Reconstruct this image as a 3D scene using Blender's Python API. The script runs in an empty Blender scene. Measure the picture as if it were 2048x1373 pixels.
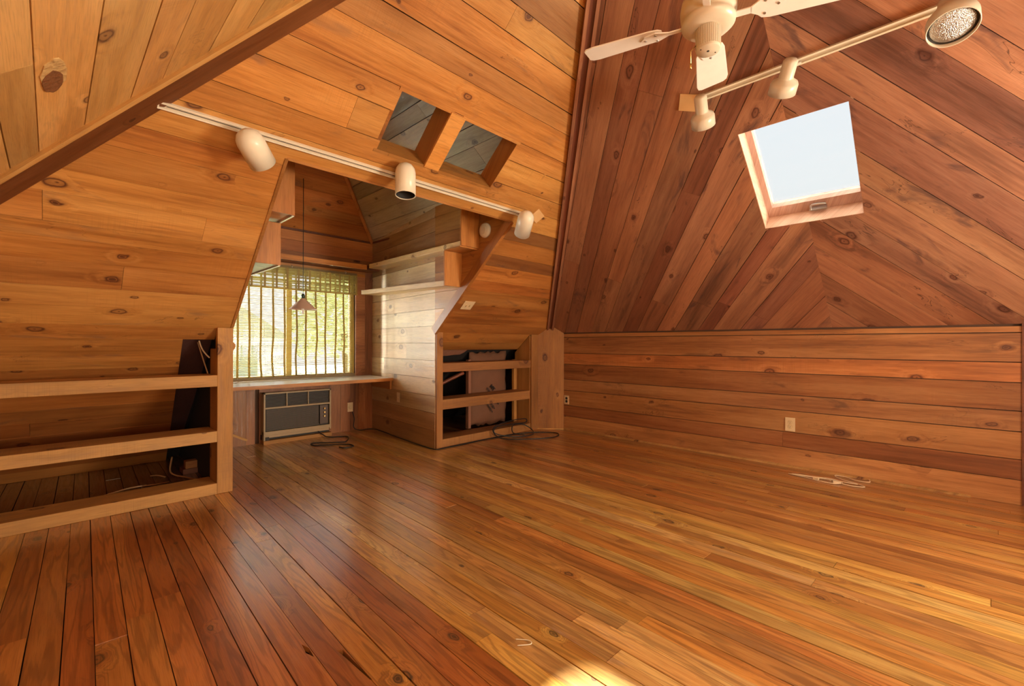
import bpy, bmesh, math, random
from math import sin, cos, radians, pi, sqrt
from mathutils import Vector, Matrix

C = bpy.context.scene.collection
scene = bpy.context.scene

# ------------------------------------------------------------------ camera
yaw, pitch, roll = radians(44.3), radians(0.15), radians(0.16)
F = Vector((cos(yaw)*cos(pitch), sin(yaw)*cos(pitch), sin(pitch)))
Rt = Vector((sin(yaw), -cos(yaw), 0)); Up = Rt.cross(F)
R2 = cos(roll)*Rt + sin(roll)*Up; U2 = -sin(roll)*Rt + cos(roll)*Up
cam_d = bpy.data.cameras.new('camera'); cam = bpy.data.objects.new('camera', cam_d); C.objects.link(cam)
M = Matrix((R2, U2, -F)).transposed().to_4x4(); M.translation = Vector((0, 0, 1.1))
cam.matrix_world = M
cam_d.sensor_width = 36; cam_d.lens = 36*901/2048; cam_d.clip_start = 0.05; cam_d.clip_end = 200
scene.camera = cam

# ------------------------------------------------------------------ world, sun, lights, exposure
w = bpy.data.worlds.new('sky'); scene.world = w; w.use_nodes = True
nt = w.node_tree; nt.nodes.clear()
wo = nt.nodes.new('ShaderNodeOutputWorld'); bg = nt.nodes.new('ShaderNodeBackground')
tc = nt.nodes.new('ShaderNodeTexCoord'); sx = nt.nodes.new('ShaderNodeSeparateXYZ'); cr = nt.nodes.new('ShaderNodeValToRGB')
cr.color_ramp.elements[0].position = 0.0; cr.color_ramp.elements[0].color = (0.92, 0.96, 1.0, 1)
cr.color_ramp.elements[1].position = 0.9; cr.color_ramp.elements[1].color = (0.66, 0.78, 1.0, 1)
nt.links.new(tc.outputs['Generated'], sx.inputs[0]); nt.links.new(sx.outputs['Z'], cr.inputs[0])
nt.links.new(cr.outputs[0], bg.inputs[0]); nt.links.new(bg.outputs[0], wo.inputs[0])
bg.inputs[1].default_value = 1.5


def add_light(name, kind, loc, direction, energy, color, **kw):
    d = bpy.data.lights.new(name, kind); d.energy = energy; d.color = color
    for k_, v_ in kw.items(): setattr(d, k_, v_)
    o = bpy.data.objects.new(name, d); C.objects.link(o); o.location = loc
    o.rotation_euler = Vector(direction).to_track_quat('-Z', 'Y').to_euler()
    return o


SUN_DIR = Vector((-1.20, -0.045, -1.0))
add_light('sun', 'SUN', (8, 0, 8), SUN_DIR, 135.0, (1.0, 0.96, 0.80), angle=radians(3.0))
add_light('rear_fill_light', 'AREA', (0.5, -2.25, 1.35), (0.25, 1, 0.12), 90, (1.0, 0.86, 0.62), shape='RECTANGLE', size=2.4, size_y=1.1)  # added lamp behind the camera, warm fill for the room
add_light('alcove_fill_light', 'AREA', (0.1, 7.7, 0.7), (1.0, -1.0, 0.08), 850, (1.0, 0.98, 0.93), shape='RECTANGLE', size=1.8, size_y=3.8)  # added lamp outside the window, out of view, brightens the alcove
add_light('left_slope_fill_light', 'AREA', (3.3, -2.2, 1.15), (-0.95, 1.0, 0.30), 190, (1.0, 0.88, 0.66), shape='RECTANGLE', size=1.4, size_y=1.0)  # added lamp by the near wall to brighten the left slope
scene.view_settings.view_transform = 'Standard'; scene.view_settings.look = 'None'
scene.view_settings.gamma = 1; scene.view_settings.use_curve_mapping = False
scene.view_settings.exposure = 0.68
scene.cycles.max_bounces = 8; scene.cycles.diffuse_bounces = 4; scene.cycles.glossy_bounces = 3; scene.cycles.transmission_bounces = 4

rnd = random.Random(7)

# ------------------------------------------------------------------ materials
def new_mat(name):
    m = bpy.data.materials.new(name); m.use_nodes = True
    return m, m.node_tree, m.node_tree.nodes['Principled BSDF']


def plain(name, col, rough=0.5, metal=0.0, bump=0.0, bscale=60, **kw):
    m, t, b = new_mat(name)
    b.inputs['Roughness'].default_value = rough; b.inputs['Metallic'].default_value = metal
    tc = t.nodes.new('ShaderNodeTexCoord'); n = t.nodes.new('ShaderNodeTexNoise'); n.inputs['Scale'].default_value = 9
    n.inputs['Detail'].default_value = 4
    t.links.new(tc.outputs['Object'], n.inputs['Vector'])
    mx = t.nodes.new('ShaderNodeMixRGB'); mx.inputs[1].default_value = (*[c*0.86 for c in col], 1); mx.inputs[2].default_value = (*[min(1, c*1.1) for c in col], 1)
    t.links.new(n.outputs['Fac'], mx.inputs[0]); t.links.new(mx.outputs[0], b.inputs['Base Color'])
    if bump:
        n2 = t.nodes.new('ShaderNodeTexNoise'); n2.inputs['Scale'].default_value = bscale
        t.links.new(tc.outputs['Object'], n2.inputs['Vector'])
        bp = t.nodes.new('ShaderNodeBump'); bp.inputs['Strength'].default_value = bump; bp.inputs['Distance'].default_value = 0.01
        t.links.new(n2.outputs['Fac'], bp.inputs['Height']); t.links.new(bp.outputs[0], b.inputs['Normal'])
    for k_, v_ in kw.items(): b.inputs[k_].default_value = v_
    return m


def wood(name, light, mid, dark, knot=(0.09, 0.025, 0.012), stain=0.35, stain_col=(0.16, 0.10, 0.07), rough=0.42, saw=0.25,
         grain=1.0, knots=1.0, coat=0.0, wear=0.0, ringy=0.0, spec=0.5):
    """boards: grain runs along local x; tone of each board from its object colour"""
    m, t, b = new_mat(name)
    N, Lk = t.nodes, t.links

    def math_(op, a, b_=None, c=None, clamp=False):
        n = N.new('ShaderNodeMath'); n.operation = op; n.use_clamp = clamp
        for i, x in enumerate((a, b_, c)):
            if x is None: continue
            if isinstance(x, (int, float)): n.inputs[i].default_value = x
            else: Lk.new(x, n.inputs[i])
        return n.outputs[0]

    def mapr(x, a0, a1, b0, b1, smooth=True):
        n = N.new('ShaderNodeMapRange'); n.interpolation_type = 'SMOOTHSTEP' if smooth else 'LINEAR'
        Lk.new(x, n.inputs[0])
        for i, q in enumerate((a0, a1, b0, b1)): n.inputs[i+1].default_value = q
        return n.outputs[0]

    def mix(f, a, b_, mode='MIX'):
        n = N.new('ShaderNodeMixRGB'); n.blend_type = mode
        for i, x in ((0, f), (1, a), (2, b_)):
            if isinstance(x, (int, float)): n.inputs[i].default_value = x
            elif isinstance(x, tuple): n.inputs[i].default_value = (*x, 1)
            else: Lk.new(x, n.inputs[i])
        return n.outputs[0]

    tcn = N.new('ShaderNodeTexCoord'); oi = N.new('ShaderNodeObjectInfo')
    off = math_('MULTIPLY', oi.outputs['Random'], 57.3)
    sp = N.new('ShaderNodeSeparateXYZ'); Lk.new(tcn.outputs['Object'], sp.inputs[0])
    X = math_('ADD', sp.outputs[0], off); Y = math_('ADD', sp.outputs[1], math_('MULTIPLY', sp.outputs[2], 0.7)); Yo = math_('ADD', Y, off)

    def vec(x, y, z=0.0):
        n = N.new('ShaderNodeCombineXYZ')
        for i, q in enumerate((x, y, z)):
            if isinstance(q, (int, float)): n.inputs[i].default_value = q
            else: Lk.new(q, n.inputs[i])
        return n.outputs[0]

    def noise(v, detail=3, rough_=0.55, dist=0.0):
        n = N.new('ShaderNodeTexNoise'); n.inputs['Scale'].default_value = 1; n.inputs['Detail'].default_value = detail
        n.inputs['Roughness'].default_value = rough_; n.inputs['Distortion'].default_value = dist
        Lk.new(v, n.inputs['Vector']); return n.outputs['Fac']

    wob = noise(vec(math_('MULTIPLY', X, 14), math_('MULTIPLY', Yo, 14)), 2)
    wv = math_('MULTIPLY', math_('SUBTRACT', wob, 0.5), 0.10)
    vo = N.new('ShaderNodeTexVoronoi'); vo.voronoi_dimensions = '2D'; vo.inputs['Scale'].default_value = 1
    Lk.new(vec(math_('ADD', math_('MULTIPLY', X, 1.9), wv), math_('ADD', math_('MULTIPLY', Yo, 3.3), wv)), vo.inputs['Vector'])
    spc = N.new('ShaderNodeSeparateXYZ'); Lk.new(vo.outputs['Color'], spc.inputs[0])
    rk = mapr(spc.outputs[0], 0.30, 1.0, 0.012, 0.070*knots, False)
    q = math_('DIVIDE', vo.outputs['Distance'], rk)
    bend = mapr(q, 0.6, 5.0, 1.0, 0.0)
    bend = math_('MULTIPLY', bend, mapr(spc.outputs[0], 0.45, 0.7, 0.0, 1.0))
    # long grain
    big = noise(vec(math_('MULTIPLY', X, 0.55), math_('MULTIPLY', Yo, 6.5), math_('MULTIPLY', bend, 0.9)), 3, 0.5, 0.4)
    med = noise(vec(math_('MULTIPLY', X, 2.2), math_('MULTIPLY', Yo, 45), math_('MULTIPLY', bend, 3.0)), 4, 0.6, 0.2)
    fine = noise(vec(math_('MULTIPLY', X, 9), math_('MULTIPLY', Yo, 260)), 2)
    g = math_('ADD', math_('MULTIPLY', big, 0.62), math_('MULTIPLY', med, 0.38))
    cr = N.new('ShaderNodeValToRGB'); e = cr.color_ramp.elements
    e[0].position = 0.35; e[0].color = (*dark, 1); e[1].position = 0.62; e[1].color = (*light, 1)
    e2 = e.new(0.48); e2.color = (*mid, 1)
    Lk.new(g, cr.inputs[0]); col = cr.outputs[0]
    if ringy:   # cathedral rings of plain-sawn pine
        ph = math_('ADD', math_('MULTIPLY', big, 15.0), math_('MULTIPLY', med, 1.2))
        rg = math_('SINE', math_('MULTIPLY', ph, 6.28))
        rg = mapr(rg, 0.0, 1.0, 0.0, 1.0)
        col = mix(math_('MULTIPLY', rg, 0.42*ringy), col, tuple(c*0.42 for c in dark))
    col = mix(mapr(fine, 0.42, 0.72, 0.0, 0.30*grain), col, tuple(c*0.55 for c in dark))
    # large lighter / darker sweeps
    lo = noise(vec(math_('MULTIPLY', X, 0.9), math_('MULTIPLY', Yo, 2.2), 3.0), 2)
    col = mix(1.0, col, mix(lo, (0.60, 0.57, 0.55), (1.30, 1.30, 1.28)), 'MULTIPLY')
    # saw marks across the board
    sw = noise(vec(math_('MULTIPLY', X, 190), math_('MULTIPLY', Yo, 3.0)), 1)
    swm = noise(vec(math_('MULTIPLY', X, 1.3), math_('MULTIPLY', Yo, 3.0), 8.0), 1)
    sf = math_('MULTIPLY', mapr(sw, 0.45, 0.7, 0.0, 1.0), math_('MULTIPLY', mapr(swm, 0.5, 0.7, 0.0, 1.0), saw))
    col = mix(sf, col, tuple(c*0.6 for c in mid))
    # water / mineral stains
    st = noise(vec(math_('MULTIPLY', X, 1.5), math_('MULTIPLY', Yo, 5.5), 5.0), 4, 0.6, 1.2)
    stm = mapr(st, 0.58, 0.72, 0.0, stain)
    col = mix(stm, col, stain_col)
    ed = mapr(math_('ABSOLUTE', math_('SUBTRACT', st, 0.60)), 0.0, 0.006, 1.0, 0.0)
    edm = math_('MULTIPLY', ed, mapr(noise(vec(math_('MULTIPLY', X, 0.9), math_('MULTIPLY', Yo, 1.3), 9.0), 1), 0.5, 0.62, 0.0, stain*1.1))
    col = mix(edm, col, tuple(c*0.3 for c in dark))
    # knots
    kr = N.new('ShaderNodeValToRGB'); k = kr.color_ramp.elements
    k[0].position = 0.0; k[0].color = (1, 1, 1, 1); k[1].position = 1.0; k[1].color = (0, 0, 0, 1)
    for p_, c_ in ((0.06, 0.85), (0.16, 0.42), (0.40, 0.55), (0.50, 1.0), (0.60, 0.75), (0.72, 0.25)):
        x = k.new(p_); x.color = (c_, c_, c_, 1)
    Lk.new(math_('MULTIPLY', q, 0.5), kr.inputs[0])
    core = math_('MULTIPLY', mapr(q, 0.5, 0.95, 1.0, 0.0), mapr(spc.outputs[1], 0.35, 0.75, 0.0, 0.95))
    kf = math_('MULTIPLY', math_('MAXIMUM', kr.outputs[0], core), mapr(spc.outputs[0], 0.31, 0.36, 0.0, 0.97))
    col = mix(kf, col, knot)
    if wear:
        wn = noise(vec(math_('MULTIPLY', X, 2.0), math_('MULTIPLY', Yo, 8.0), 2.0), 5, 0.7)
        col = mix(mapr(wn, 0.55, 0.75, 0.0, wear), col, (0.50, 0.40, 0.30))
    col = mix(1.0, col, oi.outputs['Color'], 'MULTIPLY')
    Lk.new(col, b.inputs['Base Color'])
    rr = mapr(med, 0.3, 0.7, rough-0.06, rough+0.12)
    Lk.new(rr, b.inputs['Roughness'])
    b.inputs['Specular IOR Level'].default_value = spec
    if coat:
        b.inputs['Coat Weight'].default_value = coat; b.inputs['Coat Roughness'].default_value = 0.23; b.inputs['Coat IOR'].default_value = 1.75
    bp = N.new('ShaderNodeBump'); bp.inputs['Strength'].default_value = 0.25; bp.inputs['Distance'].default_value = 0.002
    Lk.new(math_('ADD', med, math_('MULTIPLY', fine, 0.5)), bp.inputs['Height']); Lk.new(bp.outputs[0], b.inputs['Normal'])
    return m


W_OR = wood('orange_pine_boards', (0.63, 0.315, 0.09), (0.53, 0.238, 0.058), (0.35, 0.135, 0.033), stain=0.45)
W_HAZE = wood('haze_tinted_pine_boards', (0.42, 0.20, 0.11), (0.325, 0.14, 0.078), (0.18, 0.075, 0.045), knot=(0.07, 0.018, 0.012), stain=0.75, stain_col=(0.075, 0.036, 0.036))  # pine tinted purple-red for the haze and mixed light on the right slope
W_KNEE = wood('brown_pine_boards', (0.47, 0.225, 0.088), (0.37, 0.155, 0.056), (0.21, 0.08, 0.034), knot=(0.07, 0.02, 0.014), stain=0.55, stain_col=(0.09, 0.045, 0.03))
W_GOLD = wood('golden_pine_boards', (0.72, 0.44, 0.165), (0.64, 0.355, 0.115), (0.46, 0.235, 0.07), stain=0.25, saw=0.4)
W_PALE = wood('pale_pine_boards', (0.80, 0.62, 0.38), (0.70, 0.50, 0.28), (0.50, 0.32, 0.17), knot=(0.16, 0.07, 0.03), stain=0.28, stain_col=(0.34, 0.22, 0.13))
W_GREY = wood('grey_pine_boards', (0.58, 0.47, 0.31), (0.47, 0.36, 0.23), (0.30, 0.21, 0.13), knot=(0.06, 0.03, 0.02), stain=0.35, stain_col=(0.10, 0.08, 0.06))
W_LUM = wood('sawn_lumber', (0.54, 0.32, 0.115), (0.46, 0.255, 0.08), (0.32, 0.165, 0.05), stain=0.25, stain_col=(0.28, 0.17, 0.10), saw=0.5, rough=0.6)
W_TRIM = wood('plain_pine_trim', (0.54, 0.27, 0.09), (0.46, 0.215, 0.062), (0.34, 0.145, 0.04), stain=0.0, knots=0.3)
W_DARK = wood('dark_stained_trim', (0.20, 0.065, 0.03), (0.145, 0.045, 0.022), (0.09, 0.028, 0.015), stain=0.3, knots=0.5)
W_FLOOR = wood('floor_pine', (0.62, 0.345, 0.10), (0.475, 0.215, 0.054), (0.29, 0.108, 0.030), knot=(0.04, 0.018, 0.014), stain=0.22, stain_col=(0.12, 0.05, 0.03),
               rough=0.34, saw=0.05, knots=0.8, wear=0.22, ringy=1.0, spec=0.5, coat=0.9)
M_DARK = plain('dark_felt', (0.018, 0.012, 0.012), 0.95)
M_SHEATH = plain('plywood_sheathing', (0.10, 0.05, 0.03), 0.9)
M_IVORY = plain('ivory_plastic', (0.72, 0.55, 0.33), 0.35)
M_WHITE = plain('cream_enamel', (0.80, 0.75, 0.62), 0.33)
M_FAN = plain('white_enamel', (0.80, 0.76, 0.72), 0.35)
M_SHADED = plain('shaded_cream_enamel', (0.62, 0.55, 0.44), 0.33)  # cream enamel darkened for the shade on fan motor and bell spots
M_RING = plain('fan_beige_plastic', (0.60, 0.53, 0.42), 0.5)
M_BLACK = plain('black_rubber', (0.012, 0.012, 0.014), 0.45)
M_BLK2 = plain('black_interior', (0.02, 0.018, 0.018), 0.6)
M_METAL = plain('galvanised_metal', (0.55, 0.56, 0.58), 0.35, 1.0)
M_BRASS = plain('brass', (0.75, 0.5, 0.2), 0.3, 1.0)
M_KRAFT = plain('kraft_paper', (0.20, 0.085, 0.045), 0.8, bump=0.5, bscale=14)
M_TORN = plain('torn_paper', (0.30, 0.13, 0.08), 0.85, bump=0.8, bscale=22)
M_INK = plain('black_ink', (0.02, 0.014, 0.014), 0.7)
M_ACW = plain('beige_metal_cabinet', (0.42, 0.30, 0.17), 0.45)
M_ACG = plain('brown_grille', (0.13, 0.095, 0.075), 0.5)
M_BAMB = plain('split_bamboo', (0.62, 0.50, 0.16), 0.6, bump=0.2)
M_TAPE = plain('brown_tape', (0.42, 0.25, 0.06), 0.8)
M_BLUE = None
M_CORDW = plain('cream_cable', (0.72, 0.55, 0.36), 0.5)
M_CORDB = plain('tan_wire', (0.45, 0.25, 0.12), 0.6)
M_TOP = plain('lit_ledge_top', (0.80, 0.78, 0.76), 0.3)  # whitened for the daylight on the desk ledge
M_HOUSE = plain('white_siding', (0.78, 0.78, 0.84), 0.7)
M_ROOF = plain('grey_shingles', (0.25, 0.24, 0.25), 0.9)
M_GRASS = plain('lawn', (0.22, 0.25, 0.15), 0.95)
M_LEAF = plain('leaves', (0.34, 0.36, 0.20), 0.8)
M_BARK = plain('bark', (0.12, 0.08, 0.05), 0.9)


def glass_mat(name, col, rough=0.0):
    m = bpy.data.materials.new(name); m.use_nodes = True; t = m.node_tree; t.nodes.clear()
    o = t.nodes.new('ShaderNodeOutputMaterial'); tr = t.nodes.new('ShaderNodeBsdfTransparent'); gl = t.nodes.new('ShaderNodeBsdfGlossy')
    fr = t.nodes.new('ShaderNodeFresnel'); mx = t.nodes.new('ShaderNodeMixShader'); fr.inputs[0].default_value = 1.45
    tr.inputs[0].default_value = (*col, 1); gl.inputs['Roughness'].default_value = 0.05
    t.links.new(fr.outputs[0], mx.inputs[0]); t.links.new(tr.outputs[0], mx.inputs[1]); t.links.new(gl.outputs[0], mx.inputs[2]); t.links.new(mx.outputs[0], o.inputs[0])
    return m


M_GLASS = glass_mat('clear_glass', (0.97, 0.98, 0.97))
M_TINT = glass_mat('skylight_glass', (0.675, 0.67, 0.64))
def translucent(name, col, col2):
    m, t, b = new_mat(name); tc = t.nodes.new('ShaderNodeTexCoord'); n = t.nodes.new('ShaderNodeTexNoise'); n.inputs['Scale'].default_value = 14
    mp = t.nodes.new('ShaderNodeMapping'); mp.inputs['Scale'].default_value = (0.35, 1, 14); t.links.new(tc.outputs['Object'], mp.inputs[0]); t.links.new(mp.outputs[0], n.inputs['Vector'])
    mx = t.nodes.new('ShaderNodeMixRGB'); mx.inputs[1].default_value = (*col, 1); mx.inputs[2].default_value = (*col2, 1); t.links.new(n.outputs['Fac'], mx.inputs[0])
    tr = t.nodes.new('ShaderNodeBsdfTranslucent'); ms = t.nodes.new('ShaderNodeMixShader'); ms.inputs[0].default_value = 0.45
    t.links.new(mx.outputs[0], b.inputs['Base Color']); t.links.new(mx.outputs[0], tr.inputs[0]); b.inputs['Roughness'].default_value = 0.6
    t.links.new(b.outputs[0], ms.inputs[1]); t.links.new(tr.outputs[0], ms.inputs[2]); t.links.new(ms.outputs[0], t.nodes['Material Output'].inputs[0])
    return m


M_BAMB = translucent('split_bamboo', (0.42, 0.37, 0.13), (0.60, 0.54, 0.24))
M_TAPE = translucent('brown_tape', (0.48, 0.36, 0.12), (0.62, 0.48, 0.20))
M_LENS = plain('lamp_lens', (0.55, 0.52, 0.50), 0.22, 0.85, bump=0.7, bscale=220)
M_BULB = plain('bulb_glass', (0.85, 0.85, 0.82), 0.1)

# ------------------------------------------------------------------ builders
def tag(o, label=None, cat=None, group=None, kind=None):
    if label: o['label'] = label
    if cat: o['category'] = cat
    if group: o['group'] = group
    if kind: o['kind'] = kind
    return o


def empty(name, loc=(0, 0, 0), rz=0.0, **kw):
    o = bpy.data.objects.new(name, None); C.objects.link(o); o.location = loc; o.rotation_euler = (0, 0, rz); o.empty_display_size = 0.05
    return tag(o, **kw)


def mesh(name, verts, faces, mat, parent=None, mtx=None, smooth=False):
    me = bpy.data.meshes.new(name); me.from_pydata([tuple(v) for v in verts], [], faces); me.update()
    if mat: me.materials.append(mat)
    if smooth:
        me.polygons.foreach_set('use_smooth', [True]*len(me.polygons))
    o = bpy.data.objects.new(name, me); C.objects.link(o)
    if parent: o.parent = parent
    if mtx is not None: o.matrix_local = mtx
    return o


class MB:
    """collects shapes into one mesh"""
    def __init__(s): s.v = []; s.f = []; s.sm = []
    def add(s, vs, fs, sm=False):
        n = len(s.v); s.v += [tuple(v) for v in vs]; s.f += [tuple(n+i for i in f) for f in fs]; s.sm += [sm]*len(fs); return s
    def box(s, x0, x1, y0, y1, z0, z1, M_=None):
        vs = [Vector((x, y, z)) for z in (z0, z1) for y in (y0, y1) for x in (x0, x1)]
        if M_ is not None: vs = [M_ @ v for v in vs]
        return s.add(vs, [(0, 2, 3, 1), (4, 5, 7, 6), (0, 1, 5, 4), (2, 6, 7, 3), (0, 4, 6, 2), (1, 3, 7, 5)])
    def prism(s, poly, z0, z1, M_=None):
        n = len(poly); vs = [Vector((x, y, z0)) for x, y in poly] + [Vector((x, y, z1)) for x, y in poly]
        if M_ is not None: vs = [M_ @ v for v in vs]
        fs = [tuple(range(n-1, -1, -1)), tuple(range(n, 2*n))] + [(i, (i+1) % n, n+(i+1) % n, n+i) for i in range(n)]
        return s.add(vs, fs)
    def lathe(s, prof, M_=None, n=28, cap0=True, cap1=True):
        vs = []
        for r, z in prof:
            for i in range(n):
                a = 2*pi*i/n; vs.append(Vector((r*cos(a), r*sin(a), z)))
        if M_ is not None: vs = [M_ @ v for v in vs]
        fs = []
        for k in range(len(prof)-1):
            for i in range(n):
                j = (i+1) % n; fs.append((k*n+i, k*n+j, (k+1)*n+j, (k+1)*n+i))
        s.add(vs, fs, True)
        b = len(s.v)-len(vs)
        if cap0: s.f.append(tuple(b+i for i in range(n-1, -1, -1))); s.sm.append(False)
        if cap1: s.f.append(tuple(b+(len(prof)-1)*n+i for i in range(n))); s.sm.append(False)
        return s
    def tube(s, pts, r, n=6, smooth=True, sub=6):
        P = [Vector(p) for p in pts]
        if sub and len(P) > 2:
            Q = []
            for i in range(len(P)-1):
                p0 = P[max(i-1, 0)]; p1 = P[i]; p2 = P[i+1]; p3 = P[min(i+2, len(P)-1)]
                for k in range(sub):
                    t = k/sub
                    Q.append(0.5*((2*p1)+(-p0+p2)*t+(2*p0-5*p1+4*p2-p3)*t*t+(-p0+3*p1-3*p2+p3)*t**3))
            Q.append(P[-1]); P = Q
        vs = []; up = Vector((0, 0, 1))
        for i, p in enumerate(P):
            d = (P[min(i+1, len(P)-1)]-P[max(i-1, 0)]).normalized()
            a = pa - d*pa.dot(d) if i else d.cross(up)
            if a.length < 1e-3: a = d.cross(Vector((1, 0, 0)))
            a.normalize(); b = d.cross(a); pa = a
            for k in range(n): vs.append(p+r*(cos(2*pi*k/n)*a+sin(2*pi*k/n)*b))
        fs = [(i*n+k, i*n+(k+1) % n, (i+1)*n+(k+1) % n, (i+1)*n+k) for i in range(len(P)-1) for k in range(n)]
        fs += [tuple(range(n-1, -1, -1)), tuple((len(P)-1)*n+k for k in range(n))]
        return s.add(vs, fs, smooth)
    def build(s, name, mat, parent=None, mtx=None, tone=None, bevel=0.0):
        o = mesh(name, s.v, s.f, mat, parent, mtx)
        if any(s.sm):
            o.data.polygons.foreach_set('use_smooth', s.sm)
        bm = bmesh.new(); bm.from_mesh(o.data); bmesh.ops.recalc_face_normals(bm, faces=bm.faces)
        bm.to_mesh(o.data); bm.free()
        if bevel:
            md = o.modifiers.new('bevel', 'BEVEL'); md.width = bevel; md.segments = 2; md.limit_method = 'ANGLE'; md.angle_limit = radians(50)
        if tone is not None: o.color = (*tone, 1)
        return o


def align(z_axis, loc=(0, 0, 0), x_hint=None):
    z = Vector(z_axis).normalized(); h = Vector(x_hint) if x_hint else (Vector((0, 0, 1)) if abs(z.z) < 0.9 else Vector((1, 0, 0)))
    x = (h - h.dot(z)*z).normalized(); y = z.cross(x)
    m = Matrix((x, y, z)).transposed().to_4x4(); m.translation = Vector(loc); return m


# 2-D convex clipping
def clip(poly, nx, ny, d):           # keep nx*x+ny*y <= d
    out = []
    for i in range(len(poly)):
        a, b = poly[i], poly[(i+1) % len(poly)]
        da, db = nx*a[0]+ny*a[1]-d, nx*b[0]+ny*b[1]-d
        if da <= 1e-9: out.append(a)
        if (da < -1e-9 and db > 1e-9) or (da > 1e-9 and db < -1e-9):
            t = da/(da-db); out.append((a[0]+t*(b[0]-a[0]), a[1]+t*(b[1]-a[1])))
    return out


def area(p): return 0.5*sum(p[i][0]*p[(i+1) % len(p)][1]-p[(i+1) % len(p)][0]*p[i][1] for i in range(len(p)))


def edges(poly):
    if area(poly) < 0: poly = poly[::-1]
    for i in range(len(poly)):
        a, b = poly[i], poly[(i+1) % len(poly)]; nx, ny = b[1]-a[1], -(b[0]-a[0]); l = sqrt(nx*nx+ny*ny)
        if l > 1e-9: yield nx/l, ny/l, (nx*a[0]+ny*a[1])/l


def inter(p, region):
    for e in edges(region):
        p = clip(p, *e)
        if len(p) < 3: return []
    return p


def subtract(pieces, hole):
    out = []
    for p in pieces:
        ins = inter(p, hole)
        if len(ins) < 3 or abs(area(ins)) < 1e-6: out.append(p); continue
        rest = p
        for nx, ny, d in edges(hole):
            o = clip(rest, -nx, -ny, -d)
            if len(o) >= 3 and abs(area(o)) > 1e-6: out.append(o)
            rest = clip(rest, nx, ny, d)
            if len(rest) < 3: break
    return out


def touching(p, q):
    for i in range(len(p)):
        a, b = p[i], p[(i+1) % len(p)]; dx, dy = b[0]-a[0], b[1]-a[1]; l = sqrt(dx*dx+dy*dy)
        if l < 1e-6: continue
        for j in range(len(q)):
            c, d = q[j], q[(j+1) % len(q)]
            if abs((c[0]-a[0])*dy-(c[1]-a[1])*dx)/l < 1e-5 and abs((d[0]-a[0])*dy-(d[1]-a[1])*dx)/l < 1e-5:
                s0 = ((c[0]-a[0])*dx+(c[1]-a[1])*dy)/l; s1 = ((d[0]-a[0])*dx+(d[1]-a[1])*dy)/l
                if min(l, max(s0, s1))-max(0, min(s0, s1)) > 1e-4: return True
    return False


def groups(pieces):
    left = list(pieces); res = []
    while left:
        g = [left.pop()]; ch = True
        while ch:
            ch = False
            for p in left[:]:
                if any(touching(p, x) for x in g): g.append(p); left.remove(p); ch = True
        res.append(g)
    return res


class Frame:
    def __init__(s, O, U, V): s.O = Vector(O); s.U = Vector(U).normalized(); s.V = Vector(V).normalized(); s.N = s.U.cross(s.V)
    def m(s, u=0, v=0, n=0, ang=0.0):
        gx = cos(ang)*s.U+sin(ang)*s.V; gy = -sin(ang)*s.U+cos(ang)*s.V
        M_ = Matrix((gx, gy, s.N)).transposed().to_4x4(); M_.translation = s.O+u*s.U+v*s.V+n*s.N; return M_
    def p(s, u, v, n=0): return s.O+u*s.U+v*s.V+n*s.N


def tone(rng, lo=0.84, hi=1.12, red=0.06):
    b = rng.uniform(lo, hi); h = rng.uniform(-red, red)
    return (b*(1+h*0.4), b*(1-h), b*(1-h*1.8))


def planks(parent, fr, region, rows, mat, ang=0.0, joints=None, holes=(), seed=0, gap=0.003, th=0.018, tones=None, name='plank', lo=0.84, hi=1.12,
           red=0.06, wander=0.0, n0=0.0):
    """rows: cross-grain seam positions; joints: {row index: [grain positions]}; region convex polygon, all in the frame's (u, v)"""
    rng = random.Random(seed); ca, sa = cos(ang), sin(ang); pinv = parent.matrix_basis.inverted()
    to = lambda p: (p[0]*ca+p[1]*sa, -p[0]*sa+p[1]*ca)
    reg = [to(p) for p in region]; hs = [[to(p) for p in h] for h in holes]
    umin = min(p[0] for p in reg)-0.01; umax = max(p[0] for p in reg)+0.01
    out = []
    for i in range(len(rows)-1):
        a, b = rows[i], rows[i+1]
        if a > b: a, b = b, a
        js = sorted(joints.get(i, []) if isinstance(joints, dict) else (joints(i, rng) if joints else []))
        cuts = [umin]+[j for j in js if umin < j < umax]+[umax]
        for k in range(len(cuts)-1):
            g0 = gap*rng.uniform(0.3, 1.2)/2; g1 = gap*rng.uniform(0.3, 1.2)/2
            x0 = cuts[k]+(0.0008 if k else 0); x1 = cuts[k+1]-(0.0008 if k < len(cuts)-2 else 0)
            rect = [(x0, a+g0), (x1, a+g0), (x1, b-g1), (x0, b-g1)]
            P = inter(rect, reg)
            if len(P) < 3 or abs(area(P)) < 2e-4: continue
            ps = [P]
            for h in hs: ps = subtract(ps, h)
            ps = [p for p in ps if abs(area(p)) > 3e-5]
            for g in groups(ps):
                if sum(abs(area(p)) for p in g) < 4e-4: continue
                cx = min(p[0] for q_ in g for p in q_); cy = (a+b)/2
                mb = MB(); off = n0+rng.uniform(-0.0012, 0.0012)
                for p in g: mb.prism([(q_[0]-cx, q_[1]-cy) for q_ in p], -th, off)
                uu, vv = cx*ca-cy*sa, cx*sa+cy*ca
                tn = tone(rng, lo, hi, red)
                if tones and i in tones: tn = tuple(x*y for x, y in zip(tn, tones[i]))
                o = mb.build(name, mat, parent, pinv @ fr.m(uu, vv, 0, ang), tone=tn)
                out.append(o)
    return out


def slab(name, fr, region, holes, n0, n1, mat, parent=None, **kw):
    ps = [region if area(region) > 0 else region[::-1]]
    for h in holes: ps = subtract(ps, h)
    mb = MB()
    for p in ps: mb.prism(p, n1, n0)
    o = mb.build(name, mat, parent, fr.m())
    return tag(o, **kw)


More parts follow.
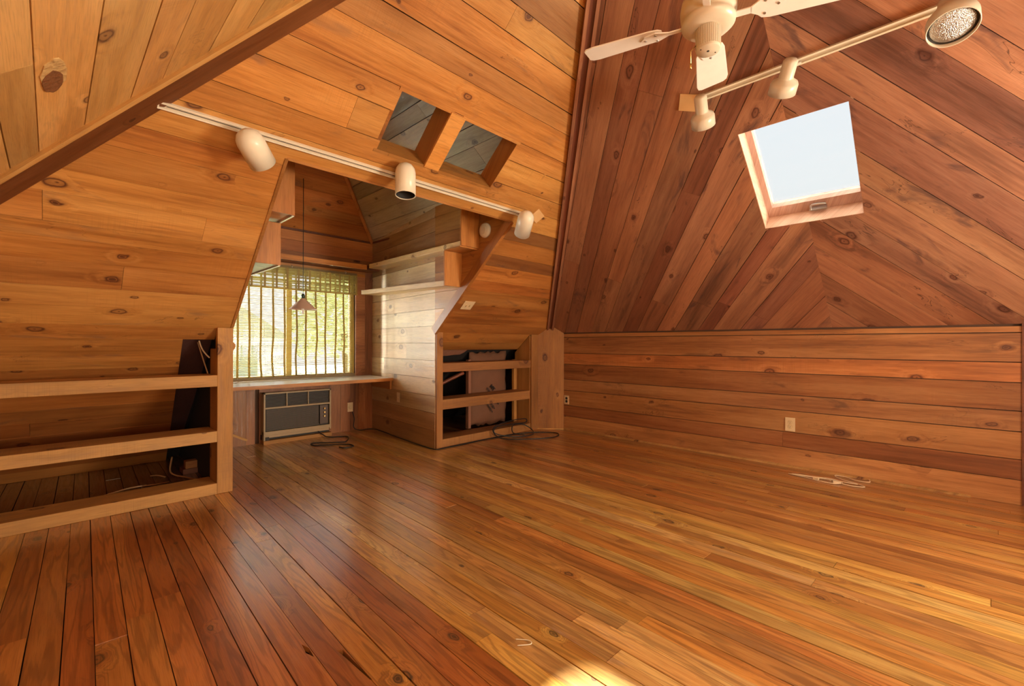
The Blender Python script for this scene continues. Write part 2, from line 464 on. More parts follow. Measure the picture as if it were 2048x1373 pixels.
# ------------------------------------------------------------------ the room's measures
k = 0.86; L = sqrt(1+k*k); kB = 0.819; LB = sqrt(1+kB*kB); k2 = 0.75; L2 = sqrt(1+k2*k2)
XL, XR, YN, YF = -0.885, 4.655, -2.39, 3.85
XA, YA1, YA0, ZA = 1.835, 1.125, 0.33, 3.559
FA = Frame((0, YF, 1.22), (1, 0, 0), (0, -1, k))
FB = Frame((XR, 0, 1.25), (0, -1, 0), (-1, 0, kB))
FC = Frame((XL, 0, 1.22), (0, 1, 0), (1, 0, k))
FD = Frame((0, YN, 1.22), (-1, 0, 0), (0, 1, k))
sA = (YF-YA1)*L; sB = (XR-XA)*LB; sC = (XA-XL)*L
OL, OR_ = 0.952, 2.81       # dormer opening sides
H1 = [(1.42, 1.685), (1.772, 1.685), (1.772, 2.07), (1.42, 2.07)]
H2 = [(1.888, 1.685), (2.388, 1.685), (2.388, 2.07), (1.888, 2.07)]
OPEN = [(OL, -2.2), (OR_, -2.2), (OR_, 1.447), (OL, 1.447)]
SKY = [(-1.007, 1.145), (-0.415, 1.145), (-0.415, 1.945), (-1.007, 1.945)]

# ------------------------------------------------------------------ floor
FF = Frame((0, 0, 0), (1, 0, 0), (0, 1, 0))
floor = slab('floor', FF, [(-1.1, -2.6), (4.85, -2.6), (4.85, 5.6), (-1.1, 5.6)], [], -0.022, -0.10, M_DARK, kind='structure')
ang = radians(90-2.2)
rows = []; c = -5.2
# cross coordinate for a board direction 2.2 degrees off the y axis
rr = random.Random(3)
c = -5.02
while c < 1.25:
    rows.append(c); c += rr.uniform(0.084, 0.096)
rows.append(c)


def fjoints(i, rng):
    out = []; y = -2.6+rng.uniform(0, 2.6)
    while y < 5.4:
        out.append(y); y += rng.uniform(1.6, 3.6)
    return out


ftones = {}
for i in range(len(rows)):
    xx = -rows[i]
    if xx > 1.05 and xx < 2.9: ftones[i] = rr.choice([(1.2, 1.4, 1.5), (1.15, 1.3, 1.2), (1.0, 0.98, 1.0), (1.3, 1.6, 2.1), (1.2, 1.42, 1.3)])  # brighter, yellower boards stand in for haze and sky light here
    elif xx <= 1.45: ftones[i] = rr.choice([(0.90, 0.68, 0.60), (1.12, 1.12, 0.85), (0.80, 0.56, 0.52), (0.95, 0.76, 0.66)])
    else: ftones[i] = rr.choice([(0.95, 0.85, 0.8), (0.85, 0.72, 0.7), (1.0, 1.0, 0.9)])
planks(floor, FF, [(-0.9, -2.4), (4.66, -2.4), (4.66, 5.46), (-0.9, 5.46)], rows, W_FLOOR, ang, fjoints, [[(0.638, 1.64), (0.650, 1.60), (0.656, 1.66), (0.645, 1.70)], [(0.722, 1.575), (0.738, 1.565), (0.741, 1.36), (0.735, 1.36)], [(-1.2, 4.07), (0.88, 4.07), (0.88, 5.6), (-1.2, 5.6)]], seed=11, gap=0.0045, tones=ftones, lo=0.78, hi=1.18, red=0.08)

planks(floor, FF, [(-0.9, 4.071), (0.879, 4.071), (0.879, 5.46), (-0.9, 5.46)], rows, W_FLOOR, ang, fjoints, seed=12, gap=0.006, tones={i: (0.36, 0.34, 0.42) for i in range(len(rows))}, lo=0.85, hi=1.1)  # dark unfinished boards, toned down further for shade behind the rails

# ------------------------------------------------------------------ ceiling slopes
ex = 0.25
slopeA = slab('ceiling', FA, [(XL-0.3, 0.0), (XR+0.3, 0.0), (XA+0.3, sA+ex), (XA-0.3, sA+ex)], [OPEN]+[[(h[0][0]-.015, h[0][1]-.015), (h[1][0]+.015, h[1][1]-.015), (h[2][0]+.015, h[2][1]+.015), (h[3][0]-.015, h[3][1]+.015)] for h in (H1, H2)], -0.02, -0.09, M_SHEATH, kind='structure')
regA = [(XL, 0.0), (XR, 0.0), (XA, sA)]
upA = [1.407, 1.60, 1.745, 1.94, 2.087, 2.285, 2.423, 2.622, 2.76, 2.96, 3.12, 3.30, 3.46, 3.6]
regAu = inter([(-3, 1.407), (8, 1.407), (8, 5), (-3, 5)], regA)
planks(slopeA, FA, regAu, upA, W_OR, 0, {0: [2.86], 2: [1.20], 5: [], 6: [1.02], 6+0: [], 7: [1.84], 8: []}, [OPEN, H1, H2], seed=21,
       tones={0: (1.0, 0.98, 0.95), 5: (0.80, 0.82, 0.95), 8: (0.60, 0.58, 0.65), 4: (1.08, 1.05, 1.0), 3: (1.05, 1.0, 1.0), 9: (0.95, 0.92, 0.9)}, gap=0.006)
lfA = [-0.011, 0.155, 0.309, 0.503, 0.66, 0.765, 0.946, 1.085, 1.271, 1.407]
regAl = inter([(-3, -0.011), (OL, -0.011), (OL, 1.407), (-3, 1.407)], [(XL-0.011, -0.011), (XR, -0.011), (XA, sA)])
planks(slopeA, FA, regAl, lfA, W_OR, 0, {5: [-0.03, 0.64], 2: [0.30], 7: [], 3: []}, seed=22, tones={1: (1.08, 1.12, 1.2), 2: (0.86, 0.84, 0.9), 5: (1.12, 1.14, 1.2), 7: (0.92, 0.88, 0.85)})
rtA = [0.0, 0.142, 0.322, 0.433, 0.632, 0.765, 0.954, 1.089, 1.273, 1.407]
regAr = inter([(OR_, 0.0), (8, 0.0), (8, 1.407), (OR_, 1.407)], regA)
planks(slopeA, FA, regAr, rtA, W_OR, 0, None, seed=23, tones={0: (0.78, 0.66, 0.62), 1: (0.88, 0.74, 0.68), 2: (0.76, 0.62, 0.58), 3: (0.86, 0.72, 0.66), 4: (0.76, 0.62, 0.58), 5: (0.95, 0.82, 0.75), 6: (0.48, 0.42, 0.52), 7: (0.9, 0.76, 0.7), 8: (0.52, 0.45, 0.55)})
# lower part of that slope, behind the left shelf rails
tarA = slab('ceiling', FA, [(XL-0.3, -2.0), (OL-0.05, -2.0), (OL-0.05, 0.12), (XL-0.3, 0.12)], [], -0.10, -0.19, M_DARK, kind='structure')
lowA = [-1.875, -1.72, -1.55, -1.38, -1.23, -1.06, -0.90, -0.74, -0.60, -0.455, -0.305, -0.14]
planks(slopeA, FA, [(XL, -1.87), (0.76, -1.87), (0.665, -0.14), (XL, -0.14)], lowA, W_OR, 0, {4: [-0.1]}, seed=24, tones={0: (0.75, 0.6, 0.55), 1: (0.7, 0.52, 0.48), 2: (0.72, 0.55, 0.5), 3: (0.6, 0.42, 0.4), 4: (0.62, 0.45, 0.42), 5: (0.7, 0.52, 0.48), 6: (0.8, 0.66, 0.6), 7: (0.62, 0.48, 0.45), 8: (0.85, 0.72, 0.68)}, gap=0.004)  # tones carry the shade behind the shelf rails
planks(slopeA, FA, [(XL, -0.14), (0.86, -0.14), (0.86, -0.011), (XL, -0.011)], [-0.14, -0.011], W_OR, 0, None, seed=25)
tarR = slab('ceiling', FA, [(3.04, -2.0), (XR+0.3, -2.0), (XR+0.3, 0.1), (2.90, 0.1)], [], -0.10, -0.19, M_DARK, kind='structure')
planks(slopeA, FA, [(OR_+0.09, -0.29), (4.27, -0.29), (4.27, 0.0), (OR_+0.09, 0.0)], [-0.29, -0.16, 0.0], W_OR, 0, None, seed=26, tones={0: (0.7, 0.6, 0.55), 1: (0.8, 0.7, 0.65)})

slopeB = slab('ceiling', FB, [(-YF-0.3, -0.2), (-YN+0.3, -0.2), (-YA0+0.3, sB+ex), (-YA1-0.3, sB+ex)], [[(-1.02, 1.132), (-0.402, 1.132), (-0.402, 1.958), (-1.02, 1.958)]], -0.02, -0.09, M_SHEATH, kind='structure')
CB = 0.728; q2 = sqrt(1+0.767**2)
hipB = [(-YF, 0.0), (-YN, 0.0), (-YA0, sB), (-YA1, sB)]
regBl = inter([(-6, -1), (-CB, -1), (-CB, 5), (-6, 5)], hipB); regBr = inter([(-CB, -1), (6, -1), (6, 5), (-CB, 5)], hipB)
Y0l = [0.62, 0.84, 1.025, 1.278, 1.46, 1.719, 1.868, 2.124, 2.324, 2.560, 2.743, 2.982, 3.176, 3.399, 3.582, 3.80, 4.1]
angL = math.atan2(1, 0.767)     # grain direction of the left half in (u, v)
planks(slopeB, FB, regBl, [y/q2 for y in Y0l], W_HAZE, angL, lambda i, r: ([r.uniform(-1.2, 1.4)] if r.random() < 0.75 else []), [SKY], seed=31, gap=0.005,
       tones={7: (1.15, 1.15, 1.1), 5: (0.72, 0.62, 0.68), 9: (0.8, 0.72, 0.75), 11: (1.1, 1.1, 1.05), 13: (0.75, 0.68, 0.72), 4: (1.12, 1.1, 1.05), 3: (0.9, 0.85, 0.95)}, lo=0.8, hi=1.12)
Y0r = [0.80, 0.64, 0.487, 0.227, 0.02, -0.219, -0.399, -0.654, -0.838, -1.10, -1.285, -1.54, -1.723, -1.93, -2.13, -2.33, -2.6]
angR = math.atan2(1, -0.767)
planks(slopeB, FB, regBr, [y/q2 for y in Y0r], W_HAZE, angR, None, [SKY], seed=32, gap=0.006,
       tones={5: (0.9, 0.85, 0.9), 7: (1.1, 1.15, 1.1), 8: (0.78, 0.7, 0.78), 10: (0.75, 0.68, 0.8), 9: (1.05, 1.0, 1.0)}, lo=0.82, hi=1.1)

slopeC = slab('ceiling', FC, [(YN-0.3, -0.2), (YF+0.3, -0.2), (YA1+0.3, sC+ex), (YA0-0.3, sC+ex)], [], -0.02, -0.09, M_SHEATH, kind='structure')
planks(slopeC, FC, [(YN, 0), (YF, 0), (YA1, sC), (YA0, sC)], [0, 0.2, 0.39, 0.6, 0.8, 0.91, 1.0, 1.117, 1.303, 1.49, 1.62, 1.81, 1.97, 2.16, 2.3, 2.5, 2.66, 2.86, 3.0, 3.2, 3.36, 3.59],
       W_GOLD, 0, {5: [2.44], 6: [2.0, 0.2], 8: [0.6], 10: [0.9], 12: [0.7]}, seed=41, gap=0.006, tones={7: (1.1, 1.12, 1.15)})
kn_r = random.Random(4)
def blob(cx, cy, rx, ry, h, name, mat, tn, a0=0, a1=2*pi):
    pts = [(cx+rx*cos(a0+(a1-a0)*i/18)*kn_r.uniform(.9, 1.08), cy+ry*sin(a0+(a1-a0)*i/18)*kn_r.uniform(.9, 1.08)) for i in range(18)]
    return MB().prism(pts, -0.004, h).build(name, mat, slopeC, tone=tn)


M_KN1 = plain('pale_bark_knot', (0.62, 0.42, 0.18), 0.6, bump=1.0, bscale=40); M_KN2 = plain('dark_bark_knot', (0.22, 0.09, 0.035), 0.6, bump=1.0, bscale=40)
blob(2.12, 1.172, 0.12, 0.042, 0.003, 'knot', M_KN1, (1, 1, 1))
blob(2.165, 1.168, 0.085, 0.034, 0.0045, 'knot', M_KN2, (1, 1, 1))
slopeD = slab('ceiling', FD, [(-XR-0.3, -0.2), (-XL+0.3, -0.2), (-XA+0.3, sA+ex), (-XA-0.3, sA+ex)], [], -0.02, -0.09, M_SHEATH, kind='structure')
planks(slopeD, FD, [(-XR, 0), (-XL, 0), (-XA, sA)], [0.2*i for i in range(18)]+[3.6], W_OR, 0, None, seed=42)

# ------------------------------------------------------------------ hip trims: a dark board with a batten along each edge
def hip(name, p0, p1, wdt, gold, kind_n):
    p0, p1 = Vector(p0), Vector(p1); d = (p1-p0).normalized(); side = d.cross(Vector((0, 0, 1))).normalized(); nrm = side.cross(d).normalized()
    if nrm.z > 0: nrm = -nrm
    M_ = Matrix((d, side, nrm)).transposed().to_4x4(); M_.translation = p0; ln = (p1-p0).length
    e = empty(name, kind='structure'); e.matrix_world = M_
    MB().box(0, ln, -wdt/2, wdt/2, -0.01, 0.04).build('board', W_TRIM if gold else W_DARK, e, tone=(0.42, 0.32, 0.34) if gold else (1.2, 1.2, 1.4))
    for s_ in ((-1, 1) if not gold else (1,)):
        MB().box(0, ln, s_*wdt/2-0.011, s_*wdt/2+0.011, -0.02, 0.058).build('batten', W_GOLD if gold else W_HAZE, e, tone=(1, 1, 1))
    return e


hip('trim_1', FA.p(XL, 0, 0.0), FA.p(XA, sA, 0.0), 0.125, True, 0)
hip('trim_2', (4.56, 3.757, 1.322), (XA, YA1, ZA-0.02), 0.062, False, 0)
hip('trim_3', (XL, YN, 1.22), (XA, YA0, ZA), 0.09, True, 0)
hip('trim_4', (XR, YN, 1.25), (XA, YA0, ZA), 0.07, False, 0)

# ------------------------------------------------------------------ right knee wall
FR = Frame((XR, 0, 0), (0, -1, 0), (0, 0, 1))        # normal points to -x
wr = slab('wall_right', FR, [(-5.6, -0.06), (0.36, -0.06), (0.36, 1.35), (-5.6, 1.35)], [], -0.02, -0.09, M_SHEATH, kind='structure')
slab('wall_right', FR, [(1.16, 0), (-YN+0.1, 0), (-YN+0.1, 1.35), (1.16, 1.35)], [], 0.0, -0.09, W_HAZE, kind='structure')
zr = [0, 0.174, 0.315, 0.507, 0.648, 0.845, 0.985, 1.19, 1.236]
planks(wr, FR, [(-3.62, 0), (0.345, 0), (0.345, 1.236), (-3.62, 1.236)], zr, W_KNEE, 0, {1: [-1.1]}, seed=51, gap=0.007,
       tones={0: (1.15, 1.15, 1.1), 1: (0.72, 0.66, 0.68), 2: (1.22, 1.22, 1.15), 3: (0.98, 1.02, 1.1), 4: (0.86, 0.84, 0.88), 5: (1.1, 1.05, 1.0), 6: (0.98, 0.94, 0.95), 7: (1.05, 1.05, 1.0)})
FRo = slab('trim_5', Frame((XR, 0, 0), (0, -1, 0), (0, 0, 1)), [(0.345, 0), (0.36, 0), (0.36, 1.26), (0.345, 1.26)], [], 0.006, -0.09, W_DARK, kind='structure')
# dark closet beyond the end of that wall
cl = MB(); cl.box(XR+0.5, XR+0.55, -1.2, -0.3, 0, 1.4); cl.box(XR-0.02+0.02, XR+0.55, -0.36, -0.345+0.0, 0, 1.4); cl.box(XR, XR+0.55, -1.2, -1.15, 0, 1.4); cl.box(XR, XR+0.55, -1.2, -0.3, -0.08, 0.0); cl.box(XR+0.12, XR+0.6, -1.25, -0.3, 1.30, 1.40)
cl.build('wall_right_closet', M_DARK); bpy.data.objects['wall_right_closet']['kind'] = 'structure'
# quarter-round strip along the foot of the knee wall
bs = MB(); bs.prism([(0, 0), (0.018, 0), (0.016, 0.009), (0.009, 0.016), (0, 0.018)], 0, 3.62+0.1,
                    Matrix(((-1, 0, 0, XR-0.001), (0, 0, 1, -0.10), (0, 1, 0, 0.0), (0, 0, 0, 1))))
tag(bs.build('baseboard_right', W_LUM, tone=(0.95, 0.9, 0.9)), kind='structure')

# corner cover: two upright boards across the corner
cc0, cc1 = Vector((4.43, 3.865, 0)), Vector((4.652, 3.60, 0)); dcc = (cc1-cc0); wc = dcc.length
FCo = Frame(cc0, dcc, (0, 0, 1))
cov = empty('trim_6', kind='structure')
for i, pl_ in enumerate(([(0, 0.012), (wc/2, 0.012), (wc/2, 1.318), (0.14, 1.318), (0, 1.243)], [(wc/2, 0.012), (wc, 0.012), (wc, 1.243), (wc-0.125, 1.318), (wc/2, 1.318)])):
    pl2 = [(p[1], -(p[0]-wc/2)) for p in pl_]    # grain upright: local x = up
    Mx = Matrix((FCo.V, -FCo.U, FCo.N)).transposed().to_4x4(); Mx.translation = cc0+dcc/2
    MB().prism(pl2, -0.01, 0.012-0.003*i).build('plank', W_LUM, cov, Mx, tone=(0.76, 0.56, 0.42) if i else (0.66, 0.47, 0.35))
MB().box(0, wc, 0, 0.012, 0.0, 0.024, FCo.m()).build('shoe_strip', W_LUM, cov, tone=(1.1, 1.0, 0.85))

# ------------------------------------------------------------------ unseen walls behind the camera
FL = Frame((XL, 0, 0), (0, 1, 0), (0, 0, 1))
wl = slab('wall_left', FL, [(YN-0.2, -0.06), (5.5, -0.06), (5.5, 1.3), (YN-0.2, 1.3)], [], -0.02, -0.09, M_SHEATH, kind='structure')
planks(wl, FL, [(YN, 0), (5.3, 0), (3.85, 1.22), (YN, 1.22)], [0, 0.2, 0.4, 0.6, 0.8, 1.0, 1.22], W_OR, 0, None, seed=61)
FN = Frame((0, YN, 0), (-1, 0, 0), (0, 0, 1))
wn = slab('wall_near', FN, [(-XR-0.2, -0.06), (-XL+0.2, -0.06), (-XL+0.2, 1.3), (-XR-0.2, 1.3)], [], -0.02, -0.09, M_SHEATH, kind='structure')
planks(wn, FN, [(-XR, 0), (-XL, 0), (-XL, 1.22), (-XR, 1.22)], [0, 0.2, 0.4, 0.6, 0.8, 1.0, 1.22], W_OR, 0, None, seed=62)

# ------------------------------------------------------------------ dormer alcove
YW = 5.45; XC = 2.955; ZD = 2.43; XM = 1.95
# back (window) wall
WIN = [(1.08, 0.69), (2.72, 0.69), (2.72, 1.955), (1.08, 1.955)]      # (x, z)
ACH = [(1.625, 0.08), (2.355, 0.08), (2.355, 0.55), (1.625, 0.55)]
FW = Frame((0, YW, 0), (1, 0, 0), (0, 0, 1))        # normal -y
wb = slab('wall_back', FW, [(0.80, -0.06), (3.1, -0.06), (3.1, ZD+0.08), (0.80, ZD+0.08)], [WIN, ACH], -0.02, -0.12, M_SHEATH, kind='structure')
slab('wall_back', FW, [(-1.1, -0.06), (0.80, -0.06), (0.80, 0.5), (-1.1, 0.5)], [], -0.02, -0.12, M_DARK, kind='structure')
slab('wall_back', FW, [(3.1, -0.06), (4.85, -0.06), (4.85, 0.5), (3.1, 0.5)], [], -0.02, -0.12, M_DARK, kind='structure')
FWv = Frame((0, YW, 0), (1, 0, 0), (0, 0, 1))
# upright boards below the ledge: cross coordinate is -x when the grain points up
xs = [0.95, 1.10, 1.30, 1.478, 1.58, 1.605, 2.375, 2.53, 2.652, 2.76, 2.96]
planks(wb, FWv, [(0.95, 0), (2.96, 0), (2.96, 0.67), (0.95, 0.67)], [-x for x in xs[::-1]], W_KNEE, pi/2, None, [ACH, [(1.565, -1), (1.605, -1), (1.605, 0.8), (1.565, 0.8)]], seed=71, tones={i: (0.9, 0.8, 0.78) for i in range(12)}, lo=0.85, hi=1.1)
# boards above the window
planks(wb, FW, [(0.95, 2.02), (2.96, 2.02), (2.96, ZD), (0.95, ZD)], [2.02, 2.17, 2.30, 2.43], W_OR, 0, None, seed=72, tones={0: (0.62, 0.46, 0.46), 1: (0.8, 0.62, 0.6), 2: (0.95, 0.76, 0.7)})  # lowest row darkened as the shadow above the fascia
planks(wb, FW, [(2.84, 0.69), (2.955, 0.69), (2.955, 2.02), (2.84, 2.02)], [-2.955, -2.84], W_HAZE, pi/2, None, seed=73)
# window
win = empty('window_1', (0, 0, 0), kind='structure')
MB().box(0.96, 2.84, YW-0.022, YW, 1.955, 2.02).build('head_casing', W_OR, win, tone=(0.95, 0.9, 0.85))
MB().box(2.715, 2.84, YW-0.02, YW, 0.69, 1.955).build('side_casing', W_HAZE, win, tone=(1.1, 1.05, 1))
MB().box(0.97, 1.085, YW-0.02, YW, 0.69, 1.955).build('side_casing', W_HAZE, win)
fb = MB()
for x0, x1 in ((1.085, 1.13), (1.90, 1.96), (2.67, 2.715)): fb.box(x0, x1, YW+0.04, YW+0.10, 0.70, 1.95)
for z0, z1 in ((0.69, 0.735), (1.91, 1.955)): fb.box(1.085, 2.715, YW+0.04, YW+0.10, z0, z1)
fb.build('window_frame', W_LUM, win)
MB().box(1.10, 1.93, YW+0.065, YW+0.071, 0.72, 1.93).build('pane', M_GLASS, win)
MB().box(1.93, 2.70, YW+0.065, YW+0.071, 0.72, 1.93).build('pane', M_GLASS, win)

# right cheek wall: a splayed rear part and a straight triangular front part
cu = Vector((2.812-2.955, 3.87-5.45, 0)); lc = cu.length
FK = Frame((2.955, 5.45, 0), cu, (0, 0, 1))          # u from the window wall towards the room
if FK.N.x > 0: FK.N = -FK.N
zc = [0, 0.185, 0.37, 0.55, 0.735, 0.925, 1.11, 1.29, 1.465, 1.64, 1.80, 1.97, 2.13, 2.28, 2.43, 2.56]
ZE = ZD+k2*(2.955-2.81)


def frame_fix(fr):   # keep a right-handed basis whose normal faces the alcove
    return fr


FK = Frame((2.955, 5.45, 0), cu, (0, 0, 1))
kfl = FK.N.x > 0
if kfl: FK = Frame((2.812, 3.87, 0), -cu, (0, 0, 1))
uK = (lambda d: lc-d) if kfl else (lambda d: d)        # d = distance from the window wall
ck = slab('wall_alcove_right', FK, [(uK(-0.1), 0), (uK(lc), 0), (uK(lc), ZE+0.08), (uK(-0.1), ZD+0.08)], [], -0.02, -0.07, M_SHEATH, kind='structure')
pj = {4: [uK(0.36)], 5: [uK(0.95)], 9: [uK(0.5)], 3: [], 12: [uK(0.7)], 11: [uK(1.2)]}
planks(ck, FK, [(uK(0), 0), (uK(lc), 0), (uK(lc), ZE), (uK(0), ZD)], zc, W_PALE, 0, pj, seed=74, gap=0.004,
       tones={0: (0.62, 0.45, 0.36), 1: (0.68, 0.52, 0.42), 2: (0.78, 0.66, 0.58), 11: (0.7, 0.62, 0.5), 12: (0.6, 0.5, 0.42), 13: (0.62, 0.52, 0.42)})  # three lowest rows darkened for the shade under the desk ledge
FT = Frame((OR_, 0, 0), (0, 1, 0), (0, 0, 1)); sgn = 1
if FT.N.x > 0: FT = Frame((OR_, 0, 0), (0, -1, 0), (0, 0, 1)); sgn = -1
yT = YF-(ZD-1.22)/k
yE = YF-(ZE-1.22)/k
tri = [(sgn*3.87, 1.22), (sgn*3.87, ZE), (sgn*yE, ZE)]
ct = slab('wall_alcove_right', FT, [(sgn*3.87, 1.24), (sgn*3.87, ZE+0.08), (sgn*(yE-0.05), ZE+0.08)], [], -0.02, -0.07, M_SHEATH, kind='structure')
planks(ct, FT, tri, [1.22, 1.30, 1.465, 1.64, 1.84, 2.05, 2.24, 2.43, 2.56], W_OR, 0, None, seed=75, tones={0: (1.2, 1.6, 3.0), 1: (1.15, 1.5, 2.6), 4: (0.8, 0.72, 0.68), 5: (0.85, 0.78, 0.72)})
# left cheek
FKl = Frame((OL, 0, 0), (0, 1, 0), (0, 0, 1)); sl = 1
if FKl.N.x < 0: FKl = Frame((OL, 0, 0), (0, -1, 0), (0, 0, 1)); sl = -1
cl_poly = [(sl*3.86, 0), (sl*YW, 0), (sl*YW, ZD), (sl*yT, ZD), (sl*3.86, 1.22)]
ckl = slab('wall_alcove_left', FKl, [(sl*3.87, 0), (sl*(YW+0.1), 0), (sl*(YW+0.1), ZD+0.08), (sl*(yT+0.05), ZD+0.08), (sl*3.87, 1.26)], [], -0.02, -0.07, M_DARK, kind='structure')
planks(ckl, FKl, cl_poly, zc, W_OR, 0, None, seed=76)

# dormer roof
FDf = Frame((0, YW, ZD), (1, 0, 0), (0, -1, k2))
FDr = Frame((XC, 0, ZD), (0, -1, 0), (-1, 0, k2))
FDl = Frame((OL, 0, ZD), (0, 1, 0), (1, 0, k2))
wd = (XC-OL)/2; sd = wd*L2
df = slab('ceiling', FDf, [(OL-0.2, -0.15), (XC+0.2, -0.15), (XM+0.12, sd+0.1), (XM-0.12, sd+0.1)], [], -0.02, -0.08, M_SHEATH, kind='structure')
rs = [0, 0.04, 0.21, 0.36, 0.575, 0.73, 0.95, 1.08, 1.26]
planks(df, FDf, [(OL, 0), (XC, 0), ((OL+XC)/2, sd)], [0, 0.235, 0.365, 0.58, 0.735, 0.95, 1.08, 1.26], W_OR, 0, {1: [1.99]}, seed=81, tones={i: (0.95, 0.78, 0.72) for i in range(9)})
# side slopes run on over the main slope: clip where they meet it
zt = ZD+k2*wd
yfr = lambda z: YF-(z-1.22)/k
rgR = [(-YW, 0), (-yfr(ZD)-0.03, 0), (-yfr(zt)-0.03, sd), (-(YW-wd), sd)]
dr = slab('ceiling', FDr, [(-YW-0.1, -0.15), (-yfr(ZD-0.12)-0.05, -0.15), (-yfr(zt)-0.05, sd+0.06), (-(YW-wd)-0.1, sd+0.1)], [], -0.02, -0.08, M_SHEATH, kind='structure')
planks(dr, FDr, rgR, rs, W_GREY, 0, {3: [-4.1, -2.9], 4: [-3.3], 5: [-3.9, -2.5], 6: [-3.15], 2: [-4.4], 7: [-2.9]}, seed=82, gap=0.007, lo=0.75, hi=1.2)
rgL = [((YW), 0), (YW-wd, sd), (yfr(zt)+0.03, sd), (yfr(ZD)+0.03, 0)]
dl = slab('ceiling', FDl, [(YW+0.1, -0.15), (YW-wd+0.1, sd+0.1), (yfr(zt)+0.05, sd+0.06), (yfr(ZD-0.12)+0.05, -0.15)], [], -0.02, -0.08, M_SHEATH, kind='structure')
planks(dl, FDl, rgL, rs, W_GREY, 0, None, seed=83)
hp0, hp1 = Vector((XC, YW, ZD)), Vector(((OL+XC)/2, YW-wd, zt)); dd = (hp1-hp0)
Mh = align(dd, hp0, (0, 0, 1))
tag(MB().box(-0.036, 0.0, -0.016, 0.016, 0, dd.length).build('trim_7', W_TRIM, None, Mh, tone=(1.2, 1.0, 0.9)), kind='structure')
tag(MB().box(-0.0, 0.022, 0.0, 0.022, 0, 2.0).build('trim_8', W_DARK, None, Matrix(((0, 0, 1, OL), (0, -1, 0, YW), (1, 0, 0, ZD-0.02), (0, 0, 0, 1)))), kind='structure')
tag(MB().box(0, 0.022, 0.0, 0.022, 0, 1.6).build('trim_9', W_DARK, None, Matrix(((0, -1, -0.0907, XC), (0, 0, -0.9959, YW), (1, 0, 0, ZD-0.02), (0, 0, 0, 1)))), kind='structure')

# hole linings in the main slope and the post between them
def lin(name, u0, u1, v0, v1, t=0.02, dp=0.17):
    e = empty(name, kind='structure')
    MB().box(u0-t, u1+t, v1-.002, v1+t, -dp, 0.004, FA.m()).build('head_board', W_OR, e, tone=(1.0, 0.95, 0.9))
    MB().box(u0-t, u1+t, v0-t, v0+.002, -dp, 0.002, FA.m()).build('sill_board', W_OR, e, tone=(0.7, 0.65, 0.6))
    MB().box(u1-.002, u1+t, v0, v1, -dp, -0.001, FA.m()).build('side_board', W_OR, e, tone=(0.8, 0.7, 0.6))
    MB().box(u0-t, u0+.002, v0, v1, -dp, -0.001, FA.m()).build('side_board', W_OR, e, tone=(0.72, 0.6, 0.5))
    return e


lin('trim_10', 1.42, 1.772, 1.685, 2.07)
lin('trim_11', 1.888, 2.388, 1.685, 2.07)
tag(MB().box(1.772, 1.888, 1.68, 2.08, -0.165, 0.012, FA.m()).build('trim_12', W_OR, None, None, tone=(1.12, 1.08, 1.0)), kind='structure')
# edge trim down the right side of the opening, face trim of the header
tr = empty('trim_13', kind='structure')
MB().box(0, 1.47, -0.014, 0.018, -0.075, 0.012, FA.m(OR_+0.002, -0.015, 0, pi/2)).build('edge_board', W_TRIM, tr, tone=(0.9, 0.75, 0.62))
MB().box(OL, OR_+0.0, 1.447, 1.462, -0.12, 0.004, FA.m()).build('header_edge', W_TRIM, tr, tone=(0.95, 0.9, 0.9))
MB().box(0, 1.47, -0.006, 0.012, -0.12, 0.006, FA.m(OL, -0.015, 0, pi/2)).build('edge_board', W_TRIM, tr, tone=(0.8, 0.75, 0.7))

# ------------------------------------------------------------------ left shelf unit
ls = empty('built_in_shelf', (0, YF, 0), label='long open built-in shelf of thick sawn rails under the slope, left of the alcove', cat='shelf')
def beam(par, name, x0, x1, y0, y1, z0, z1, mat=W_LUM, tn=(1, 1, 1), bevel=0.003):
    """board along x"""
    cx, cy, cz = x0, (y0+y1)/2, (z0+z1)/2
    M_ = Matrix.Translation((cx-par.location.x, cy-par.location.y, cz-par.location.z))
    return MB().box(0, x1-x0, y0-cy, y1-cy, z0-cz, z1-cz).build(name, mat, par, M_, tone=tn, bevel=bevel)


def upright(par, name, x0, x1, y0, y1, z0, z1, mat=W_LUM, tn=(1, 1, 1), bevel=0.003, bump=None):
    cx, cy = (x0+x1)/2, (y0+y1)/2
    M_ = Matrix(((0, 0, 1, cx-par.location.x), (0, -1, 0, cy-par.location.y), (1, 0, 0, z0-par.location.z), (0, 0, 0, 1)))
    # local x = up, local y = -world y, local z = world x
    if bump:
        zb, rb = bump; hz = (x1-x0)/2; pts = [(0, -hz), (z1-z0, -hz), (z1-z0, hz)]
        for j in range(9):
            a = pi*j/8; pts.append((zb-z0+rb*1.7*cos(a), hz+rb*sin(a)**1.5))
        pts.append((0, hz))
        mb = MB(); Mp = Matrix(((1, 0, 0, 0), (0, 0, 1, 0), (0, 1, 0, 0), (0, 0, 0, 1)))
        mb.prism(pts, (y0-cy), (y1-cy), Mp)
        return mb.build(name, mat, par, M_, tone=tn, bevel=bevel)
    return MB().box(0, z1-z0, y0-cy, y1-cy, x0-cx, x1-cx).build(name, mat, par, M_, tone=tn, bevel=bevel)


